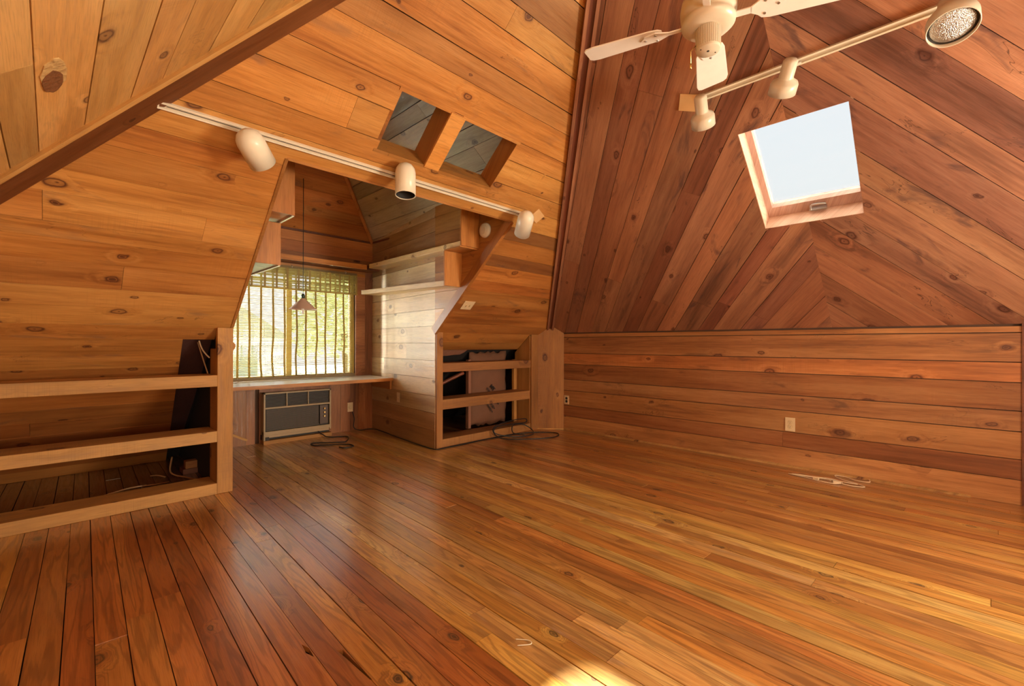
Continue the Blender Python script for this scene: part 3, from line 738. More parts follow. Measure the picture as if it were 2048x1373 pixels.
beam(ls, 'shelf_board', XL+0.02, 0.852, 3.83, 4.09, 0.785, 0.868, tn=(1.02, 0.95, 0.85))
beam(ls, 'shelf_board', XL+0.02, 0.852, 3.83, 4.09, 0.380, 0.460, tn=(1.05, 1.0, 0.95))
beam(ls, 'base_board', XL+0.02, 0.852, 3.83, 4.07, 0.0, 0.080, tn=(1.02, 0.95, 0.85))
upright(ls, 'post', 0.852, 0.953, 3.832, 3.885, 0.0, 1.215, tn=(0.98, 0.86, 0.72), bump=(1.08, 0.017))
sp_ = upright(ls, 'side_board', 0.853, 0.878, 3.886, 4.05, 0.0, 1.06, tn=(0.95, 0.8, 0.65))

# right shelf unit
rsu = empty('built_in_shelf', (3.5, YF, 0), label='short open built-in shelf of sawn rails in front of exposed insulation, right of the alcove', cat='shelf')
beam(rsu, 'shelf_board', 2.90, 4.30, 3.86, 4.12, 0.80, 0.895, tn=(0.66, 0.48, 0.42))
beam(rsu, 'shelf_board', 2.90, 4.285, 3.86, 4.12, 0.402, 0.508, tn=(0.72, 0.55, 0.46))
beam(rsu, 'base_board', 2.90, 4.30, 3.86, 4.10, 0.0, 0.088, tn=(0.72, 0.55, 0.46))
upright(rsu, 'post', 2.818, 2.898, 3.845, 3.88, 0.0, 1.225, tn=(0.78, 0.58, 0.44))
upright(rsu, 'post', 4.30, 4.425, 3.845, 3.87, 0.0, 1.232, tn=(0.68, 0.5, 0.4))
sd_poly = [(0, -3.87), (1.215, -3.87), (0.99, -4.13), (0.60, -4.135), (0, -4.135)]
Msd = Matrix(((0, 0, 1, 4.288-3.5), (0, -1, 0, 0-YF), (1, 0, 0, 0), (0, 0, 0, 1)))
MB().prism(sd_poly, 0, 0.012).build('side_board', W_LUM, rsu, Msd, tone=(0.8, 0.64, 0.52))
upright(rsu, 'stud', 4.235, 4.287, 4.095, 4.135, 0.09, 0.9, tn=(1, 0.85, 0.65))

# insulation batt and torn paper behind the right shelf
batt = empty('insulation_batt', (3.9, 4.225, 0.09), label='brown kraft-faced insulation batt with printed letters behind the right shelf', cat='insulation')
rb = random.Random(5); gx, gz = 14, 20; vs = []; W0, H0 = 0.62, 0.91
for j in range(gz+1):
    for i in range(gx+1):
        u, v = i/gx, j/gz
        bul = 0.055*(1-(2*u-1)**4)*(1-(2*v-1)**8)+0.008*sin(9*v+5*u)+0.006*rb.uniform(-1, 1)
        vs.append((-0.31+u*W0+0.006*rb.uniform(-1, 1), -bul, v*H0+(0.02*rb.uniform(-1, 1) if j in (0, gz) else 0)))
fs = [(j*(gx+1)+i, j*(gx+1)+i+1, (j+1)*(gx+1)+i+1, (j+1)*(gx+1)+i) for j in range(gz) for i in range(gx)]
n = len(vs); vs += [(x, 0.025, z) for x, y, z in vs]; m_ = len(fs)
fs += [tuple(n+i for i in f[::-1]) for f in fs]
bord = [i for i in range(gx+1)]+[(j)*(gx+1)+gx for j in range(1, gz+1)]+[gz*(gx+1)+i for i in range(gx-1, -1, -1)]+[j*(gx+1) for j in range(gz-1, 0, -1)]
fs += [(bord[i], n+bord[i], n+bord[(i+1) % len(bord)], bord[(i+1) % len(bord)]) for i in range(len(bord))]
mesh('paper_facing', vs, fs, M_KRAFT, batt, smooth=True)
MB().box(-0.355, -0.315, -0.03, 0.02, -0.02, 0.82).build('stapling_flange', M_TORN, batt, tone=(1, 1, 1))


def text_obj(name, s, size, mat, parent, M_, bold=0.006):
    cu_ = bpy.data.curves.new(name, 'FONT'); cu_.body = s; cu_.size = size; cu_.extrude = 0.0006; cu_.offset = bold*size; cu_.align_x = 'LEFT'
    to = bpy.data.objects.new('tmp_text', cu_); C.objects.link(to)
    dg = bpy.context.evaluated_depsgraph_get(); me = bpy.data.meshes.new_from_object(to.evaluated_get(dg))
    bpy.data.objects.remove(to); bpy.data.curves.remove(cu_)
    me.name = name; me.materials.clear(); me.materials.append(mat)
    o = bpy.data.objects.new(name, me); C.objects.link(o); o.parent = parent; o.matrix_local = M_
    return o


def tmat(x, z, deg, y=-0.078):
    a = radians(deg); return Matrix(((cos(a), -sin(a), 0, x), (0, 0, -1, y), (sin(a), cos(a), 0, z), (0, 0, 0, 1)))


text_obj('printed_lettering', 'insulation', 0.040, M_INK, batt, tmat(-0.10, 0.265, -52), 0.02)
text_obj('printed_lettering', 'berglas', 0.040, M_INK, batt, tmat(-0.038, 0.272, -52), 0.02)
text_obj('printed_lettering', 'ide', 0.042, M_INK, batt, tmat(0.07, 0.275, -55), 0.02)
text_obj('printed_lettering', 'MT', 0.065, M_INK, batt, tmat(-0.045, 0.475, -45), 0.05)
text_obj('printed_lettering', 'SOW', 0.034, M_INK, batt, tmat(-0.10, 0.455, -48), 0.03)

tp = MB()
g1 = random.Random(9)
def rag(mb, pts, th=0.012, M_=None, rngs=g1):
    out = []
    for i in range(len(pts)):
        a, b = pts[i], pts[(i+1) % len(pts)]
        for j in range(5):
            t = j/5; out.append((a[0]+t*(b[0]-a[0])+rngs.uniform(-0.008, 0.008), a[1]+t*(b[1]-a[1])+rngs.uniform(-0.008, 0.008)))
    mb.prism(out, 0, th, M_); return mb
rag(tp, [(2.92, -0.46), (3.42, -0.42), (3.50, -0.30), (2.92, -0.30)], 0.02, FA.m(0, 0, -0.06))
tag(tp.build('torn_insulation_paper', M_TORN), 'ragged strip of reddish brown insulation paper under the slope above the dark void', 'paper')
br = empty('loose_strut', (3.0, 4.6, 0.35), label='pale split strut slanting across the dark void behind the right shelf', cat='wood strut')
MB().tube([(0.0, -0.16, 0.12), (0.25, -0.24, 0.27), (0.52, -0.34, 0.40)], 0.022, 5).build('splintered_board', W_DARK, br, tone=(1.5, 1.3, 1.3))
tag(MB().tube([(2.98, 4.7, 0.03), (3.2, 4.62, 0.05), (3.42, 4.66, 0.04)], 0.016, 6).build('scrap_stick', W_LUM, tone=(0.6, 0.45, 0.4)), 'pale scrap stick lying on the floor of the dark void', 'stick')

# dark paper, wires and scraps in the gap at the right end of the left shelf
gp = MB(); rag(gp, [(0.68, -1.5), (0.86, -1.6), (0.86, -0.16), (0.66, -0.16)], 0.01, FA.m(0, 0, -0.07))
tag(gp.build('felt_paper', plain('dark_brown_felt', (0.07, 0.025, 0.02), 0.7, bump=1.0, bscale=12)), 'crumpled dark brown felt paper in the gap beside the left shelf post', 'paper')
for nm, pts, r_, lab, mt in (
    ('cable', [(0.775, 4.02, 1.12), (0.80, 4.03, 1.05), (0.845, 4.04, 0.99)], 0.0055, 'pale yellow cable stapled slanting at the top of the dark gap', M_CORDW),
    ('cable', [(0.775, 4.06, 1.11), (0.80, 4.07, 1.02), (0.85, 4.10, 0.86)], 0.005, 'grey cable hanging down into the dark gap behind the left shelf', M_CORDB),
    ('cable', [(0.72, 4.7, 0.14), (0.70, 4.62, 0.03), (0.78, 4.45, 0.008), (0.86, 4.2, 0.008), (0.80, 4.12, 0.008)], 0.007, 'tan cable curling over the floor inside the left shelf end', M_CORDB),
    ('splinter', [(0.22, 4.30, 0.006), (0.40, 4.40, 0.012), (0.52, 4.43, 0.006)], 0.006, 'long golden wood splinter on the floor inside the left shelf', M_CORDW),
    ('splinter', [(0.46, 4.44, 0.006), (0.56, 4.40, 0.01), (0.66, 4.42, 0.006)], 0.005, 'short tan splinter beyond the long golden one inside the left shelf', M_CORDB),
    ('splinter', [(0.58, 4.72, 0.006), (0.62, 4.66, 0.015), (0.66, 4.60, 0.006)], 0.006, 'curved bark splinter near the dark gap inside the left shelf', M_CORDB)):
    tag(MB().tube(pts, r_, 6).build(nm, mt), lab, 'cable' if nm == 'cable' else 'wood scrap')
tag(MB().box(0.80, 0.93, 4.62, 4.70, 0.04, 0.10).build('wood_block', W_LUM, tone=(0.7, 0.5, 0.4), bevel=0.003), 'small reddish wood block in the dark corner behind the left shelf post', 'wood block')
tag(MB().box(0.78, 0.95, 4.6, 4.75, 0.0, 0.04).build('wood_scrap', W_DARK), 'dark flat wood scrap under the small reddish block', 'wood block')

# ------------------------------------------------------------------ alcove furniture
desk = empty('window_ledge_desk', (1.9, 5.1, 0), label='narrow wooden desk ledge spanning the alcove under the window', cat='desk')
MB().prism([(0.965-1.9, 4.78-5.1), (2.875-1.9, 4.80-5.1), (2.93-1.9, 5.44-5.1), (0.965-1.9, 5.44-5.1)], 0.655, 0.69).build('desk_top', W_OR, desk, tone=(0.95, 0.85, 0.8))
MB().prism([(0.975-1.9, 4.785-5.1), (2.87-1.9, 4.805-5.1), (2.92-1.9, 5.435-5.1), (0.975-1.9, 5.435-5.1)], 0.6902, 0.6915).build('lit_top_surface', M_TOP, desk)  # thin whitish sheet puts the window light into the desk top
MB().box(0, 0.52, -0.012, 0.012, -0.05, 0.05).build('cleat', W_OR, desk, Matrix.Translation((2.865-1.9, 4.83-5.1, 0.603)) @ Matrix.Rotation(radians(84.8), 4, 'Z'), tone=(0.85, 0.75, 0.7))

# air conditioner
ac = empty('air_conditioner', (1.99, 5.34, 0.02), label='old beige and brown through-wall air conditioner below the window ledge', cat='air conditioner')
Wd, Hd = 0.742, 0.54
cab = MB(); x0, x1 = -Wd/2, Wd/2
cab.box(x0, x1, 0.06, 0.108, 0.075, Hd); cab.box(x0+0.02, x1-0.02, 0.108, 0.42, 0.075, Hd-0.02); cab.box(x0, x0+0.018, 0, 0.06, 0.0, Hd); cab.box(x1-0.018, x1, 0, 0.06, 0.06, Hd)
cab.box(x0, x1, 0, 0.06, Hd-0.018, Hd); cab.box(x0+0.018, x1-0.018, 0, 0.06, 0.36+0.0, 0.38); cab.box(x0, x1, -0.004, 0.06, 0.075, 0.115)
cab.build('cabinet', M_ACW, ac, bevel=0.002)
MB().box(x0+0.018, x1-0.018, 0.035, 0.06, 0.115, Hd-0.018).build('recess_liner', M_BLK2, ac)
MB().box(x0, x1, 0.05, 0.108, 0.02, 0.075).build('lower_recess', M_BLK2, ac)
MB().box(x0+0.02, x1-0.02, 0.012, 0.03, 0.045, 0.074).build('lower_skirt', M_ACW, ac)
MB().box(x0-0.005, x1+0.0, -0.02, 0.06, -0.02, 0.02).build('wooden_sill', W_LUM, ac, Matrix.Translation((0, 0, 0.0)), tone=(0.9, 0.75, 0.6))
for i in range(9):
    z = 0.388+i*0.0148; MB().box(x0+0.02, x1-0.02, 0.008, 0.028, z, z+0.0035).build('louvre', M_ACG, ac)
for xx in (x0+0.24, x0+0.475): MB().box(xx-0.005, xx+0.005, 0.002, 0.03, 0.38, Hd-0.018).build('louvre_divider', M_ACW, ac)
for i in range(20):
    z = 0.125+i*0.0116; MB().box(x0+0.028, x1-0.145, 0.006, 0.026, z, z+0.0065).build('grille_bar', M_ACG, ac)
MB().box(x0+0.018, x0+0.028, 0.0, 0.03, 0.115, 0.36).build('grille_edge', M_BLK2, ac)
cp = MB().box(x1-0.13, x1-0.035, 0.006, 0.03, 0.13, 0.35).build('control_panel', plain('dark_brown_panel', (0.10, 0.06, 0.045), 0.4), ac)
for z in (0.31, 0.265, 0.22):
    kb = MB().lathe([(0.012, 0.0), (0.012, 0.012), (0.009, 0.016)], align((0, -1, 0), (x1-0.08, 0.006, z)), 16).build('knob', M_BRASS, cp)
MB().box(x0+0.02, x0+0.055, 0.0, 0.03, 0.02, 0.055).build('corner_bracket', M_BLK2, ac)
# sunlit opening seen through the upper louvres is left dark

ZF = 0.004
cord = MB().tube([(2.20, 5.33, 0.07), (2.24, 5.28, 0.03), (2.28, 5.22, 0.007), (2.45, 5.10, 0.006), (2.33, 4.87, 0.006), (2.25, 4.86, 0.006), (2.02, 5.02, 0.006),
                  (1.98, 4.90, 0.006), (2.08, 4.83, 0.006), (2.26, 4.70, 0.006), (2.27, 4.58, 0.006), (2.16, 4.56, 0.006), (2.14, 4.64, 0.006)], 0.006, 6)
tag(cord.build('power_cord', M_BLACK), 'black power cord lying in loops on the floor in front of the air conditioner', 'cord')

# wall plates
def plate(name, M_, style, label, mat=M_IVORY, w_=0.072, h_=0.116, face=None):
    e = empty(name, label=label, cat='outlet' if 'outlet' in name else 'light switch'); e.matrix_world = M_
    MB().box(-w_/2, w_/2, -h_/2, h_/2, 0, 0.006).build('cover_plate', mat, e, bevel=0.002)
    if style == 'duplex':
        for s_ in (1, -1):
            rc = MB().lathe([(0.0165, 0.004), (0.0165, 0.0085), (0.0155, 0.009)], Matrix.Translation((0, s_*0.0195, 0)), 18).build('receptacle', face or mat, e)
            MB().lathe([(0.0185, 0.0062), (0.0185, 0.0066), (0.0166, 0.0066)], Matrix.Translation((0, s_*0.0195, 0)), 18, False, False).build('groove', M_TAPE, rc)
            sl_ = MB(); sl_.box(-0.0075, -0.0050, s_*0.0195-0.001, s_*0.0195+0.009, 0.0088, 0.0096); sl_.box(0.0050, 0.0075, s_*0.0195-0.001, s_*0.0195+0.009, 0.0088, 0.0096)
            sl_.lathe([(0.003, 0.0088), (0.003, 0.0096)], Matrix.Translation((0, s_*0.0195-0.008, 0)), 8)
            sl_.build('slots', M_BLK2, rc)
        MB().lathe([(0.003, 0.006), (0.003, 0.008)], None, 8).build('screw', M_BRASS, e)
    elif style == 'round':
        rc = MB().lathe([(0.021, 0.004), (0.021, 0.009), (0.018, 0.0095)], None, 20).build('receptacle', mat, e)
        sl_ = MB()
        MB().lathe([(0.0235, 0.0062), (0.0235, 0.0068), (0.021, 0.0068)], None, 20, False, False).build('groove', M_TAPE, rc)
        for a in (90, 210, 330): sl_.box(-0.0015, 0.0015, 0.008, 0.015, 0.0094, 0.0102, Matrix.Rotation(radians(a), 4, 'Z'))
        sl_.build('slots', M_BLK2, rc)
    elif style == 'switch2':
        for s_ in (1, -1): MB().box(s_*0.022-0.005, s_*0.022+0.005, -0.012, 0.012, 0.005, 0.016).build('toggle', mat, e, bevel=0.002)
    else:
        MB().box(-0.005, 0.005, -0.011, 0.011, 0.005, 0.013).build('toggle', mat, e)
    return e


plate('wall_outlet', Frame((XR-0.0015, 1.04, 0.385), (0, -1, 0), (0, 0, 1)).m(), 'duplex', 'ivory duplex outlet in the middle of the long right knee wall', w_=0.078, h_=0.122)
plate('wall_outlet', Frame((XR-0.0015, 3.552, 0.385), (0, -1, 0), (0, 0, 1)).m(), 'duplex', 'ivory outlet with two dark sockets beside the corner cover boards', w_=0.075, h_=0.112, face=M_BLK2)
plate('wall_outlet', Frame((2.652, YW-0.002, 0.298), (1, 0, 0), (0, 0, 1)).m(), 'round', 'ivory outlet with one round socket right of the air conditioner')
FK_out = FK.m(uK(5.45-4.685), 0.468, 0.003)
plate('switch_plate', FK_out, 'blank', 'ivory cover plate on the pale alcove wall just below the ledge end')
plate('switch_plate', FA.m(2.965, 0.425, 0.002, 0.0), 'switch2', 'ivory double switch plate on the slope right of the alcove', w_=0.135, h_=0.115)

# upper shelves around the alcove
def quadboard(name, top, th, mat, parent, tn=(1, 1, 1)):
    """board from four top corners, grain along first edge"""
    P = [Vector(p) for p in top]; Dn = Vector((0, 0, -th)); x = (P[1]-P[0]).normalized(); z = Vector((0, 0, 1)); y = z.cross(x).normalized(); z = x.cross(y)
    M_ = Matrix((x, y, z)).transposed().to_4x4(); M_.translation = P[0]; I = M_.inverted()
    vs = [I @ p for p in P]+[I @ (p+Dn) for p in P]
    mb = MB(); mb.add(vs, [(0, 1, 2, 3), (7, 6, 5, 4), (0, 4, 5, 1), (1, 5, 6, 2), (2, 6, 7, 3), (3, 7, 4, 0)])
    pm = parent.matrix_world.inverted() if parent else Matrix()
    return mb.build(name, mat, parent, pm @ M_, tone=tn, bevel=0.002)


def sheetboard(name, x0, x1, y0, y1, z0, z1, mat, parent, tn):
    """upright thin panel, grain up"""
    return upright(parent, name, x0, x1, y0, y1, z0, z1, mat, tn)


a1 = empty('alcove_shelf', (0, 0, 0), label='upper pale wooden shelf along the right alcove wall with an orange end panel', cat='shelf')
quadboard('shelf_board', [(2.612, 3.19, 2.045), (2.752, 5.16, 2.085), (2.925, 5.15, 2.085), (2.80, 3.19, 2.045)], 0.05, W_PALE, a1, (1.05, 0.98, 0.8))
sheetboard('end_panel', 2.592, 2.806, 3.172, 3.192, 1.995, 2.42, W_OR, a1, (1.0, 0.9, 0.8))
MB().box(2.594, 2.806, 3.193, 3.43, 1.985, 1.995).build('underside_board', W_OR, a1, tone=(0.9, 0.8, 0.7))
a2 = empty('alcove_shelf', (0, 0, 0), label='lower pale wooden shelf along the right alcove wall with an orange end panel', cat='shelf')
quadboard('shelf_board', [(2.612, 3.45, 1.705), (2.70, 5.26, 1.765), (2.93, 5.25, 1.765), (2.80, 3.45, 1.705)], 0.05, W_PALE, a2, (1.1, 1.05, 0.9))
sheetboard('end_panel', 2.600, 2.808, 3.428, 3.448, 1.655, 1.984, W_OR, a2, (1.0, 0.88, 0.75))
a3 = empty('alcove_shelf', (0, 0, 0), label='orange fascia shelf running over the alcove window', cat='shelf')
MB().box(0, 1.785, -0.01, 0.01, -0.028, 0.028).build('fascia', W_OR, a3, Matrix.Translation((0.965, 5.222, 2.052)), tone=(1.2, 1.1, 1.0))
MB().box(0, 1.97, 0, 0.205, -0.01, 0.01).build('shelf_board', W_HAZE, a3, Matrix.Translation((0.965, 5.234, 2.036)), tone=(0.7, 0.6, 0.55))
a4 = empty('alcove_shelf', (0, 0, 0), label='upper left alcove shelf with a glossy orange end panel and front edge whitened to look lit', cat='shelf')
sheetboard('end_panel', 0.975, 1.15, 3.172, 3.192, 1.965, 2.46, W_OR, a4, (0.82, 0.68, 0.6))
MB().box(0.975, 1.15, 3.193, 5.20, 1.975, 1.985).build('shelf_board', W_OR, a4)
MB().box(1.138, 1.152, 3.193, 5.20, 1.962, 1.986).build('front_edge', M_WHITE, a4)  # white strip stands in for light on the shelf edge
a5 = empty('alcove_shelf', (0, 0, 0), label='lower left alcove shelf with a plain orange end panel and front edge paled to look lit', cat='shelf')
sheetboard('end_panel', 0.975, 1.148, 3.428, 3.448, 1.66, 1.960, W_OR, a5, (0.95, 0.84, 0.8))
MB().box(0.975, 1.148, 3.449, 5.25, 1.665, 1.68).build('shelf_board', W_GREY, a5)
MB().box(1.136, 1.15, 3.449, 5.25, 1.655, 1.681).build('front_edge', M_WHITE, a5)  # edge strip painted pale as if lit, like the upper one

# bamboo blind
bl = empty('bamboo_blind', (0, 5.385, 0), label='split bamboo roman blind with brown tapes hanging in the alcove window', cat='blind')
MB().box(1.03, 2.70, -0.012, 0.028, 1.958, 1.985).build('head_rail', plain('blind_rail', (0.22, 0.16, 0.08), 0.7), bl)
rng = random.Random(13); mb = MB(); z = 0.735
while z < 1.95:
    h = rng.uniform(0.0065, 0.0090); sag = rng.uniform(-0.002, 0.002)
    vsx = [(1.04, 0), (1.4, 0), (1.75, 0), (2.2, 0), (2.665, 0)]
    for i in range(4):
        za, zb = z+sag*(i % 2), z+sag*((i+1) % 2)
        mb.add([(vsx[i][0], -0.002, za), (vsx[i+1][0], -0.002, zb), (vsx[i+1][0], -0.002, zb+h), (vsx[i][0], -0.002, za+h),
                (vsx[i][0], 0.002, za), (vsx[i+1][0], 0.002, zb), (vsx[i+1][0], 0.002, zb+h), (vsx[i][0], 0.002, za+h)],
               [(0, 1, 2, 3), (5, 4, 7, 6), (4, 0, 3, 7), (1, 5, 6, 2), (3, 2, 6, 7), (4, 5, 1, 0)])
    z += rng.uniform(0.0145, 0.0175)
tag(mb.build('bamboo_slats', M_BAMB, bl), kind='stuff')
mb = MB(); z = 1.725
while z < 1.955:
    h = rng.uniform(0.006, 0.009); mb.box(1.04, 2.695, -0.03, -0.026, z, z+h); z += h+rng.uniform(0.001, 0.006)
tag(mb.build('valance_slats', M_BAMB, bl), kind='stuff')
for x in (1.13, 1.245, 1.365, 1.478, 1.599, 1.717, 1.837, 1.963, 2.07, 2.19, 2.30, 2.423, 2.534, 2.645):
    MB().tube([(x-0.0, -0.006, 1.95), (x+rng.uniform(-.010, .010), -0.006, 1.6), (x+0.006+rng.uniform(-.012, .012), -0.006, 1.2), (x+rng.uniform(-.006, .014), -0.006, 0.95), (x+0.01, -0.006, 0.72)], 0.011, 4, False).build('tape', M_TAPE, bl)
for x in (1.13, 1.25, 1.38, 1.50, 1.63, 1.75, 1.865, 1.985, 2.11, 2.23, 2.35, 2.47, 2.59, 2.685):
    MB().box(x-0.010, x+0.010, -0.033, -0.0305, 1.722, 1.957).build('tape', M_TAPE, bl)
MB().box(1.04, 2.70, -0.036, -0.024, 1.712, 1.724).build('valance_rod', M_TAPE, bl)
MB().box(1.03, 2.68, -0.014, 0.012, 0.700, 0.733).build('bottom_rail', plain('blind_bottom', (0.24, 0.17, 0.09), 0.6), bl, bevel=0.004)
for x in (1.9, 2.53):
    MB().tube([(x, -0.03, 1.99), (x+0.012, -0.045, 1.98), (x+0.008, -0.04, 1.962)], 0.003, 5).build('screw_eye', M_METAL, bl)
for x in (1.62, 2.60): MB().tube([(x, -0.008, 1.95), (x+0.01, -0.008, 1.3), (x+0.03, -0.008, 0.74)], 0.0015, 4).build('pull_cord', M_CORDW, bl)

# pendant
pn = empty('pendant_lamp', (1.861, 4.9, 1.46), label='small pinkish cone pendant lamp hanging on a dark cord in front of the blind', cat='lamp')
MB().tube([(0, 0, 0.16), (0.0, 0, 0.5), (0.0, 0, 0.9), (0, 0, 1.65)], 0.0035, 6, sub=0).build('cord', M_BLACK, pn)
MB().lathe([(0.010, 0.115), (0.018, 0.125), (0.018, 0.15), (0.010, 0.165)], None, 16).build('socket', plain('green_black_socket', (0.02, 0.05, 0.035), 0.4), pn)
sh = MB(); sh.lathe([(0.136, 0.0), (0.134, 0.004), (0.022, 0.112), (0.02, 0.118)], None, 36, False, True); sh.lathe([(0.1355, 0.0), (0.02, 0.108)], None, 36, False, False)
sh.build('shade', plain('shade_enamel', (0.62, 0.42, 0.33), 0.35), pn)
MB().lathe([(0.0, -0.05), (0.012, -0.045), (0.014, -0.02), (0.010, 0.04), (0.010, 0.06)], None, 14).build('bulb', M_BULB, pn)

# smoke detector
sdM = Frame((OR_-0.002, 3.085, 2.152), (0, 1, 0), (0, 0, 1))
sdn = align((-1, 0, 0), (OR_-0.002, 3.08, 2.15))
sdt = empty('smoke_detector', label='round cream smoke detector on the alcove side wall beside the header', cat='smoke detector'); sdt.matrix_world = sdn
MB().lathe([(0.068, 0.0), (0.068, 0.016), (0.062, 0.030), (0.045, 0.036)], None, 32).build('housing', M_WHITE, sdt)
MB().lathe([(0.040, 0.034), (0.040, 0.040), (0.034, 0.042)], None, 24).build('centre_cap', M_WHITE, sdt)

# ------------------------------------------------------------------ track lights
def track(name, P0, P1, N_, label, pieces=()):
    P0, P1, N_ = Vector(P0), Vector(P1), Vector(N_); d = (P1-P0); ln = d.length; d.normalize(); s_ = N_.cross(d)
    M_ = Matrix((d, s_, N_)).transposed().to_4x4(); M_.translation = P0
    e = empty(name, label=label, cat='track light'); e.matrix_world = M_
    c_ = MB(); c_.prism([(-0.018, 0), (0.018, 0), (0.018, 0.019), (0.009, 0.019), (0.009, 0.007), (-0.009, 0.007), (-0.009, 0.019), (-0.018, 0.019)], 0, ln,
                        Matrix(((0, 0, 1, 0), (1, 0, 0, 0), (0, 1, 0, 0), (0, 0, 0, 1))))
    c_.build('channel', M_WHITE, e)
    MB().box(0.03, ln-0.03, -0.0088, 0.0088, 0.0072, 0.012).build('conductor_strip', M_RING, e)
    if pieces: MB().box(0.03, ln-0.03, -0.0015, 0.0015, 0.012, 0.013).build('slot', M_BLK2, e)
    MB().box(-0.006, 0.0, -0.018, 0.018, 0, 0.02).build('end_cap', M_WHITE, e)
    MB().box(ln, ln+0.006, -0.018, 0.018, 0, 0.02).build('end_cap', M_WHITE, e)
    return e, M_


t1, MT1 = track('lighting_track', FA.p(0.352, 1.553, 0.001), FA.p(2.885, 1.553, 0.001), FA.N, 'long cream lighting track on the slope above the alcove', True)
t2, MT2 = track('lighting_track', FB.p(-1.15, 2.263, 0.001), FB.p(0.34, 2.263, 0.001), FB.N, 'cream lighting track crossing the ceiling above the skylight')


def cyl_spot(base, top, bot, label, r=0.066, grp=None):
    base, top, bot = Vector(base), Vector(top), Vector(bot); ax = (bot-top).normalized()
    e = empty('spotlight', label=label, cat='spotlight', group=grp); e.matrix_world = align(ax, top)
    Lh = (bot-top).length; I = e.matrix_world.inverted()
    pr = [(0.001, 0.0), (r*0.35, r*0.06), (r*0.7, r*0.28), (r*0.92, r*0.62), (r, r*1.0), (r, Lh), (r-0.004, Lh), (r-0.004, Lh-0.07)]
    MB().lathe(pr, None, 36, False, False).build('housing', M_WHITE, e)
    MB().lathe([(r-0.0045, Lh-0.004), (r-0.006, Lh-0.03), (r-0.012, Lh-0.07), (0.02, Lh-0.08), (0.001, Lh-0.08)], None, 36, False, False).build('black_baffle', M_BLK2, e)
    a = I @ base; b_ = Vector((0, 0, 0.08)); st = a
    side = Vector((a.x, a.y, 0)); side = side.normalized()*r if side.length > 1e-4 else Vector((r, 0, 0))
    MB().tube([a, a*0.5+(side+Vector((0, 0, 0.06)))*0.5, side*0.98+Vector((0, 0, 0.075))], 0.011, 8, sub=0).build('swivel_arm', M_WHITE, e)
    return e


def on(fr, u, v, n): return fr.p(u, v, n)


import mathutils
CAM = Vector((0, 0, 1.1))
def ray(u, v): return (F+(u-1024)/901*R2+(686.5-v)/901*U2)
def pix(u, v, dist_fwd): return CAM+ray(u, v)*dist_fwd


cyl_spot(FA.p(0.745, 1.553, 0.034), pix(487, 260, 2.26), pix(526, 328, 2.42), 'cream cylinder spotlight nearest the left end of the long track, tilted outward', 0.068)
cyl_spot(FA.p(1.66, 1.553, 0.034), pix(811, 327, 2.94), pix(811, 391, 2.91), 'cream cylinder spotlight in the middle of the long track, pointing straight down', 0.065)
cyl_spot(FA.p(2.87, 1.553, 0.034), pix(1055, 424, 3.68), pix(1044, 468, 3.86), 'cream cylinder spotlight at the right end of the long track', 0.068)


def bell_spot(base, top, bot, label, rn=0.036, rb=0.069):
    base, top, bot = Vector(base), Vector(top), Vector(bot); ax = (bot-top).normalized(); Lh = (bot-top).length
    e = empty('spotlight', label=label, cat='spotlight'); e.matrix_world = align(ax, top); I = e.matrix_world.inverted()
    pr = [(0.001, 0.0), (rn*0.75, 0.003), (rn, 0.014), (rn, Lh*0.52), (rn*1.08, Lh*0.56), (rb*0.9, Lh*0.64), (rb, Lh*0.72), (rb, Lh), (rb-0.004, Lh), (rb-0.004, Lh*0.76)]
    MB().lathe(pr, None, 36, False, False).build('housing', M_SHADED, e)
    MB().lathe([(rb-0.0045, Lh-0.01), (rb-0.02, Lh*0.8), (0.001, Lh*0.75)], None, 30, False, False).build('reflector', M_LENS, e)
    a = I @ base; side = Vector((a.x, a.y, 0)); side = side.normalized()*rn if side.length > 1e-4 else Vector((rn, 0, 0))
    MB().tube([a, a*0.4+(side+Vector((0, 0, 0.05)))*0.6, side*0.95+Vector((0, 0, 0.06))], 0.010, 8, sub=0).build('swivel_arm', M_SHADED, e)
    return e


bell_spot(FB.p(-1.12, 2.263, 0.036), pix(1400, 190, 2.68), pix(1407, 252, 2.80), 'bell-shaped cream spotlight at the left end of the skylight track, beside a tan square')
bell_spot(FB.p(-0.60, 2.263, 0.036), pix(1583, 116, 2.36), pix(1563, 188, 2.49), 'bell-shaped cream spotlight in the middle of the track, just above the skylight')
# large reflector lamp
P3 = pix(1893, 12, 2.05); lens_c = pix(1905, 50, 1.93)
fl = empty('floodlight', label='large round reflector lamp at the right end of the track, lens facing down', cat='spotlight'); ax3 = (Vector((-0.42, -0.02, -0.85))).normalized()
fl.matrix_world = align(ax3, lens_c-ax3*0.11)
MB().lathe([(0.045, -0.05), (0.05, -0.01), (0.052, 0.02), (0.075, 0.05), (0.087, 0.075), (0.087, 0.13), (0.083, 0.13), (0.083, 0.11)], None, 40, True, False).build('housing', M_SHADED, fl)
MB().lathe([(0.074, 0.112), (0.07, 0.118), (0.045, 0.126), (0.001, 0.129)], None, 40, False, False).build('lens', M_LENS, fl)
MB().lathe([(0.083, 0.112), (0.073, 0.110)], None, 40, False, False).build('shadow_ring', M_BLK2, fl)
a = fl.matrix_world.inverted() @ FB.p(0.02, 2.263, 0.036)
MB().tube([a, a*0.5+Vector((-0.03, 0.02, 0.0)), Vector((-0.02, 0.03, -0.02))], 0.014, 8, sub=0).build('swivel_arm', M_SHADED, fl)
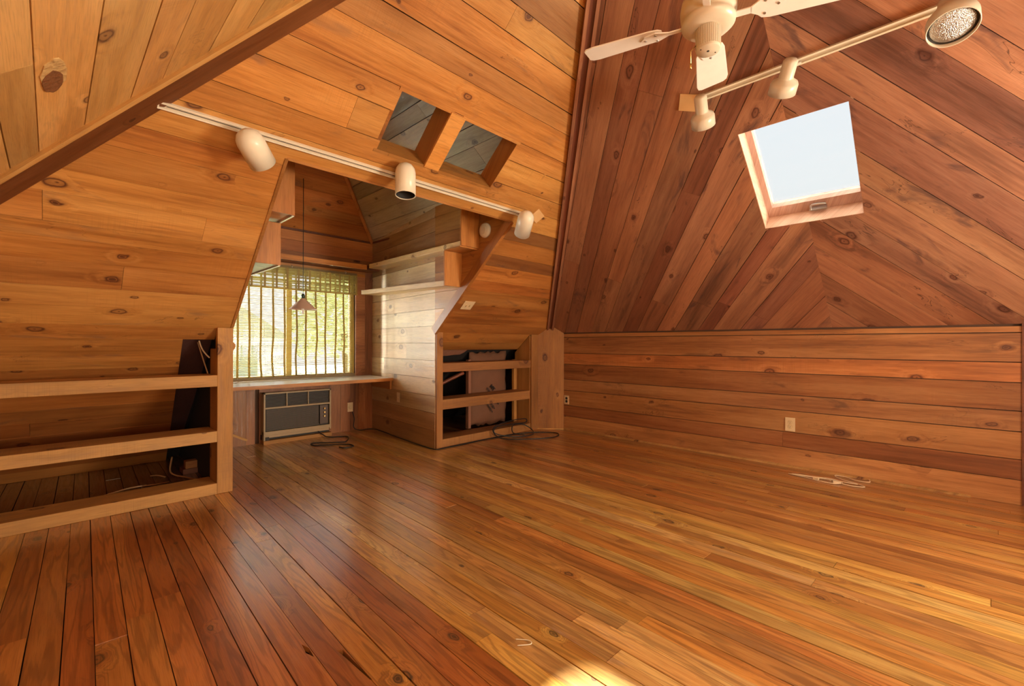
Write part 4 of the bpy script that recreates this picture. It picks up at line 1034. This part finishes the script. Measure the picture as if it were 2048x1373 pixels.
# feed boxes (tan square plates)
e = tag(MB().box(-0.06, 0.06, -0.055, 0.055, 0.0, 0.008).build('cover_plate', plain('tan_plate', (0.70, 0.44, 0.20), 0.5), None, FB.m(-1.228, 2.261, 0, radians(-25)), bevel=0.002), 'tan square cover plate on the ceiling behind the left end of the skylight track', 'cover plate')
e = tag(MB().box(-0.065, 0.065, -0.05, 0.05, 0.0, 0.008).build('cover_plate', bpy.data.materials['tan_plate'], None, FA.m(3.035, 1.578, 0, radians(-22)), bevel=0.002), 'orange square cover plate on the slope behind the right end of the long track', 'cover plate')

# ------------------------------------------------------------------ ceiling fan
fan = empty('ceiling_fan', (1.84, 0.70, 2.28), label='cream four-blade ceiling fan with a ribbed switch housing', cat='ceiling fan')
MB().lathe([(0.001, 0.0), (0.044, 0.0), (0.046, 0.003), (0.046, 0.085)], None, 40, False, False).build('switch_housing', M_RING, fan)
rib = MB()
for i in range(36):
    a = 2*pi*i/36; rib.box(0.0455, 0.0475, -0.0018, 0.0018, 0.010, 0.084, Matrix.Rotation(a, 4, 'Z'))
rib.build('ribbing', M_RING, fan)
for x, y, r_ in ((0, 0, 0.005), (0.028, -0.018, 0.0028), (-0.028, 0.018, 0.0028)): MB().lathe([(r_, -0.0012), (r_, 0.001)], Matrix.Translation((x, y, 0)), 10).build('screw_hole', M_BLK2, fan)
MB().lathe([(0.046, 0.085), (0.060, 0.083), (0.088, 0.092), (0.100, 0.104), (0.102, 0.116), (0.098, 0.122), (0.096, 0.135), (0.104, 0.14), (0.106, 0.165), (0.100, 0.20), (0.07, 0.225), (0.03, 0.235), (0.03, 0.26)], None, 48, True, True).build('motor_housing', M_SHADED, fan)
MB().lathe([(0.013, 0.25), (0.013, 1.15)], None, 16).build('downrod', M_SHADED, fan)
MB().lathe([(0.02, 1.10), (0.06, 1.14), (0.07, 1.22)], None, 24).build('canopy', M_SHADED, fan)
MB().tube([(-0.034, 0.036, 0.02), (-0.045, 0.052, 0.0), (-0.045, 0.052, -0.055)], 0.0022, 6, sub=0).build('pull_chain', M_BRASS, fan)
MB().lathe([(0.004, 0), (0.004, 0.02)], Matrix.Translation((-0.045, 0.052, -0.07)), 8).build('chain_pull', M_BRASS, fan)
bl_out = []
for x, y in ((0.175, 0.035), (0.19, 0.052), (0.22, 0.060), (0.46, 0.072), (0.490, 0.066), (0.500, 0.05), (0.502, -0.05), (0.490, -0.066), (0.46, -0.072), (0.22, -0.060), (0.19, -0.052), (0.175, -0.035)):
    bl_out.append((x, y))
first = None
for az in (107.5, 18.5, -71.5, -161.5):
    Mb = Matrix.Rotation(radians(az), 4, 'Z') @ Matrix.Translation((0, 0, 0.120)) @ Matrix.Rotation(radians(-13), 4, 'X')
    b0 = MB().prism(bl_out, 0, 0.006).build('blade', M_FAN, fan, Mb, bevel=0.002)
    ir = MB(); ir.box(0.085, 0.155, -0.013, 0.013, -0.006, -0.001); ir.prism([(0.15, -0.012), (0.20, -0.045), (0.245, -0.03), (0.265, 0.0), (0.245, 0.03), (0.20, 0.045), (0.15, 0.012)], -0.006, -0.0005)
    ir.build('blade_iron', M_FAN, b0)
    for x, y in ((0.20, 0.028), (0.20, -0.028), (0.245, 0.0)): MB().lathe([(0.005, -0.009), (0.005, -0.005)], Matrix.Translation((x, y, 0)), 10).build('screw', M_METAL, b0)

# ------------------------------------------------------------------ skylight
skl = empty('window_2', kind='structure')
u0, v0, u1, v1 = SKY[0][0], SKY[0][1], SKY[2][0], SKY[2][1]
dpt = 0.15; t = 0.02
M_SKW = wood('sunbleached_lining', (0.80, 0.60, 0.50), (0.68, 0.46, 0.36), (0.45, 0.27, 0.2), stain=0.5, stain_col=(0.5, 0.35, 0.3), knots=0.5)
MB().box(u0-t, u0+.003, v0-t, v1+t, -dpt-0.07, -0.003, FB.m()).build('lining_board', M_SKW, skl)
MB().box(u1-.003, u1+t, v0-t, v1+t, -dpt-0.07, -0.003, FB.m()).build('lining_board', M_SKW, skl)
MB().box(u0, u1, v0-t, v0+.003, -dpt-0.07, -0.003, FB.m()).build('lining_board', M_SKW, skl)
MB().box(u0, u1, v1-.003, v1+t, -dpt-0.07, -0.003, FB.m()).build('lining_board', M_SKW, skl)
fs_ = MB(); fs_.box(u0, u0+0.042, v0, v1, -dpt-0.05, -dpt+0.02, FB.m()); fs_.box(u1-0.018, u1, v0, v1, -dpt-0.05, -dpt+0.02, FB.m())
fs_.box(u0+0.042, u1-0.018, v0, v0+0.085, -dpt-0.05, -dpt+0.02, FB.m()); fs_.box(u0+0.042, u1-0.018, v1-0.015, v1, -dpt-0.05, -dpt+0.02, FB.m())
fs_.build('sash', M_SKW, skl, tone=(0.8, 0.78, 0.85))
MB().box(u0+0.03, u1-0.01, v0+0.06, v1-0.008, -dpt-0.035, -dpt-0.028, FB.m()).build('pane', M_TINT, skl)
um = (u0+u1)/2+0.03
lt = MB(); lt.box(um-0.05, um+0.05, v0+0.03, v0+0.036, -dpt+0.02, -dpt+0.06, FB.m()); lt.box(um-0.05, um+0.05, v0+0.0, v0+0.03, -dpt+0.02, -dpt+0.028, FB.m()); lt.tube([FB.p(um-0.04, v0+0.03, -dpt+0.06), FB.p(um-0.03, v0+0.07, -dpt+0.05), FB.p(um+0.05, v0+0.06, -dpt+0.045)], 0.006, 6)
lt.build('latch', M_METAL, skl)

# ------------------------------------------------------------------ cables on the floor
cb = MB().tube([(3.05, 3.82, 0.006), (3.6, 3.83, 0.006), (4.05, 3.78, 0.006), (4.30, 3.62, 0.006), (4.36, 3.46, 0.006), (4.15, 3.36, 0.006), (3.80, 3.52, 0.008), (3.62, 3.72, 0.02),
                (3.60, 3.82, 0.10), (3.72, 3.835, 0.15), (4.0, 3.84, 0.17), (4.18, 3.83, 0.16), (4.15, 3.82, 0.12), (3.9, 3.82, 0.13), (3.66, 3.82, 0.125), (3.62, 3.80, 0.06), (3.80, 3.70, 0.012),
                (4.05, 3.62, 0.008), (4.20, 3.74, 0.03), (4.12, 3.82, 0.10), (3.95, 3.83, 0.11), (3.90, 3.78, 0.03), (3.98, 3.66, 0.010)], 0.006, 6)
tag(cb.build('coiled_cable', M_BLACK), 'loose black cable coiled against the base rail of the right shelf', 'cord')
c2 = MB().tube([(2.66, 5.40, 0.24), (2.68, 5.39, 0.16), (2.665, 5.37, 0.05), (2.73, 5.34, 0.01), (2.85, 5.33, 0.009), (2.905, 5.20, 0.006), (2.84, 4.6, 0.006), (2.795, 4.1, 0.006), (2.79, 3.84, 0.006), (2.90, 3.82, 0.006), (3.3, 3.82, 0.006)], 0.006, 6)
tag(c2.build('wall_cable', M_BLACK), 'black cable running along the foot of the pale alcove wall', 'cord')
wc_ = empty('white_cord', (4.45, 0.75, 0), label='tangled cream extension cord lying beside the right knee wall', cat='cord')
mbw = MB()
mbw.tube([(-0.06, 0.245, 0.006), (-0.09, 0.10, 0.006), (-0.13, 0.02, 0.008), (-0.13, -0.08, 0.007), (-0.06, -0.13, 0.006), (0.0, -0.06, 0.008), (-0.03, 0.06, 0.009), (-0.05, 0.22, 0.007), (-0.04, 0.10, 0.007), (-0.03, -0.08, 0.008), (-0.01, -0.22, 0.006), (0.06, -0.10, 0.006), (0.15, -0.05, 0.006), (0.16, -0.12, 0.006), (0.10, -0.20, 0.006), (0.12, -0.28, 0.006), (0.19, -0.27, 0.008)], 0.0035, 6)
mbw.tube([(-0.06, 0.235, 0.006), (-0.06, 0.05, 0.01), (-0.055, -0.03, 0.012), (-0.085, -0.06, 0.012)], 0.0035, 6)
mbw.tube([(-0.10, -0.13, 0.01), (-0.10, -0.20, 0.006), (-0.06, -0.27, 0.006), (0.0, -0.22, 0.006)], 0.0035, 6)
mbw.build('cord', M_CORDW, wc_)
MB().box(-0.02, 0.02, -0.011, 0.011, 0.0, 0.018, Matrix.Translation((-0.09, 0.04, 0.004)) @ Matrix.Rotation(1.4, 4, 'Z')).build('plug', M_IVORY, wc_, bevel=0.003)
MB().box(-0.026, 0.026, -0.012, 0.012, 0.0, 0.018, Matrix.Translation((-0.095, -0.10, 0.004)) @ Matrix.Rotation(1.8, 4, 'Z')).build('socket_end', M_CORDW, wc_, bevel=0.003)
tag(MB().tube([(1.21, 1.16, 0.004), (1.24, 1.12, 0.004), (1.23, 1.10, 0.004), (1.19, 1.13, 0.004)], 0.0016, 5).build('thread', M_WHITE), 'curl of pale thread on a floorboard in the foreground', 'thread')
st_ = MB().box(0, 0.485, -0.016, 0.016, -0.01, 0.01); tag(st_.build('wood_stick', W_LUM, None, Matrix.Translation((0.965, 5.1, 0.352)) @ Matrix.Rotation(radians(28.5), 4, 'Y'), tone=(1.2, 1.1, 0.9)), 'pale stick end poking out from behind the left shelf post', 'stick')

# ------------------------------------------------------------------ outdoors beyond the window
gr = MB().box(-40, 45, 6.0, 90, -3.3, -3.2).build('ground', M_GRASS); gr['kind'] = 'structure'
hs = empty('house', (3.2, 20, -3.2), label='white two-storey house with gabled roof seen through the blind', cat='house')
MB().box(-3.5, 3.5, 0, 6, 0, 4.6).build('wall', M_HOUSE, hs)
MB().prism([(-3.9, 4.5), (3.9, 4.5), (0, 7.0)], -0.3, 6.3, Matrix(((1, 0, 0, 0), (0, 0, 1, 0), (0, 1, 0, 0), (0, 0, 0, 1)))).build('roof', M_ROOF, hs)
M_HW = plain('house_window_glass', (0.14, 0.16, 0.19), 0.2)
for x in (-2.2, 0.0, 2.2):
    for z in (0.9, 3.0): MB().box(x-0.42, x+0.42, -0.04, 0.0, z, z+1.2).build('window', M_HW, hs)
for i, (x, y, s_) in enumerate(((10.5, 22, 1.2), (-4.5, 23, 1.3), (15, 27, 1.4))):
    tr_ = empty('tree', (x, y, -3.2), label=['leafy green tree right of the white house outside', 'leafy green tree left of the white house outside', 'farther green tree at the right outside the window'][i], cat='tree')
    MB().tube([(0, 0, 0), (0.1, 0, 2.2*s_), (0, 0.1, 4*s_)], 0.22*s_, 8).build('trunk', M_BARK, tr_)
    mb = MB(); r_ = random.Random(i)
    for j in range(2600):
        th, ph = r_.uniform(0, 2*pi), r_.uniform(-0.7, 1.4); rr_ = 2.3*s_*r_.uniform(0.6, 1)
        c_ = Vector((rr_*cos(th)*cos(ph), rr_*sin(th)*cos(ph), 4.4*s_+rr_*sin(ph))); q_ = r_.uniform(0.08, 0.17)
        a_ = Vector((r_.uniform(-1, 1), r_.uniform(-1, 1), r_.uniform(-1, 1))).normalized(); b_ = a_.cross(Vector((0.3, 0.5, 0.8))).normalized()
        mb.add([c_+a_*q_, c_+b_*q_, c_-a_*q_, c_-b_*q_], [(0, 1, 2, 3)])
    tag(mb.build('foliage', M_LEAF, tr_), kind='stuff')
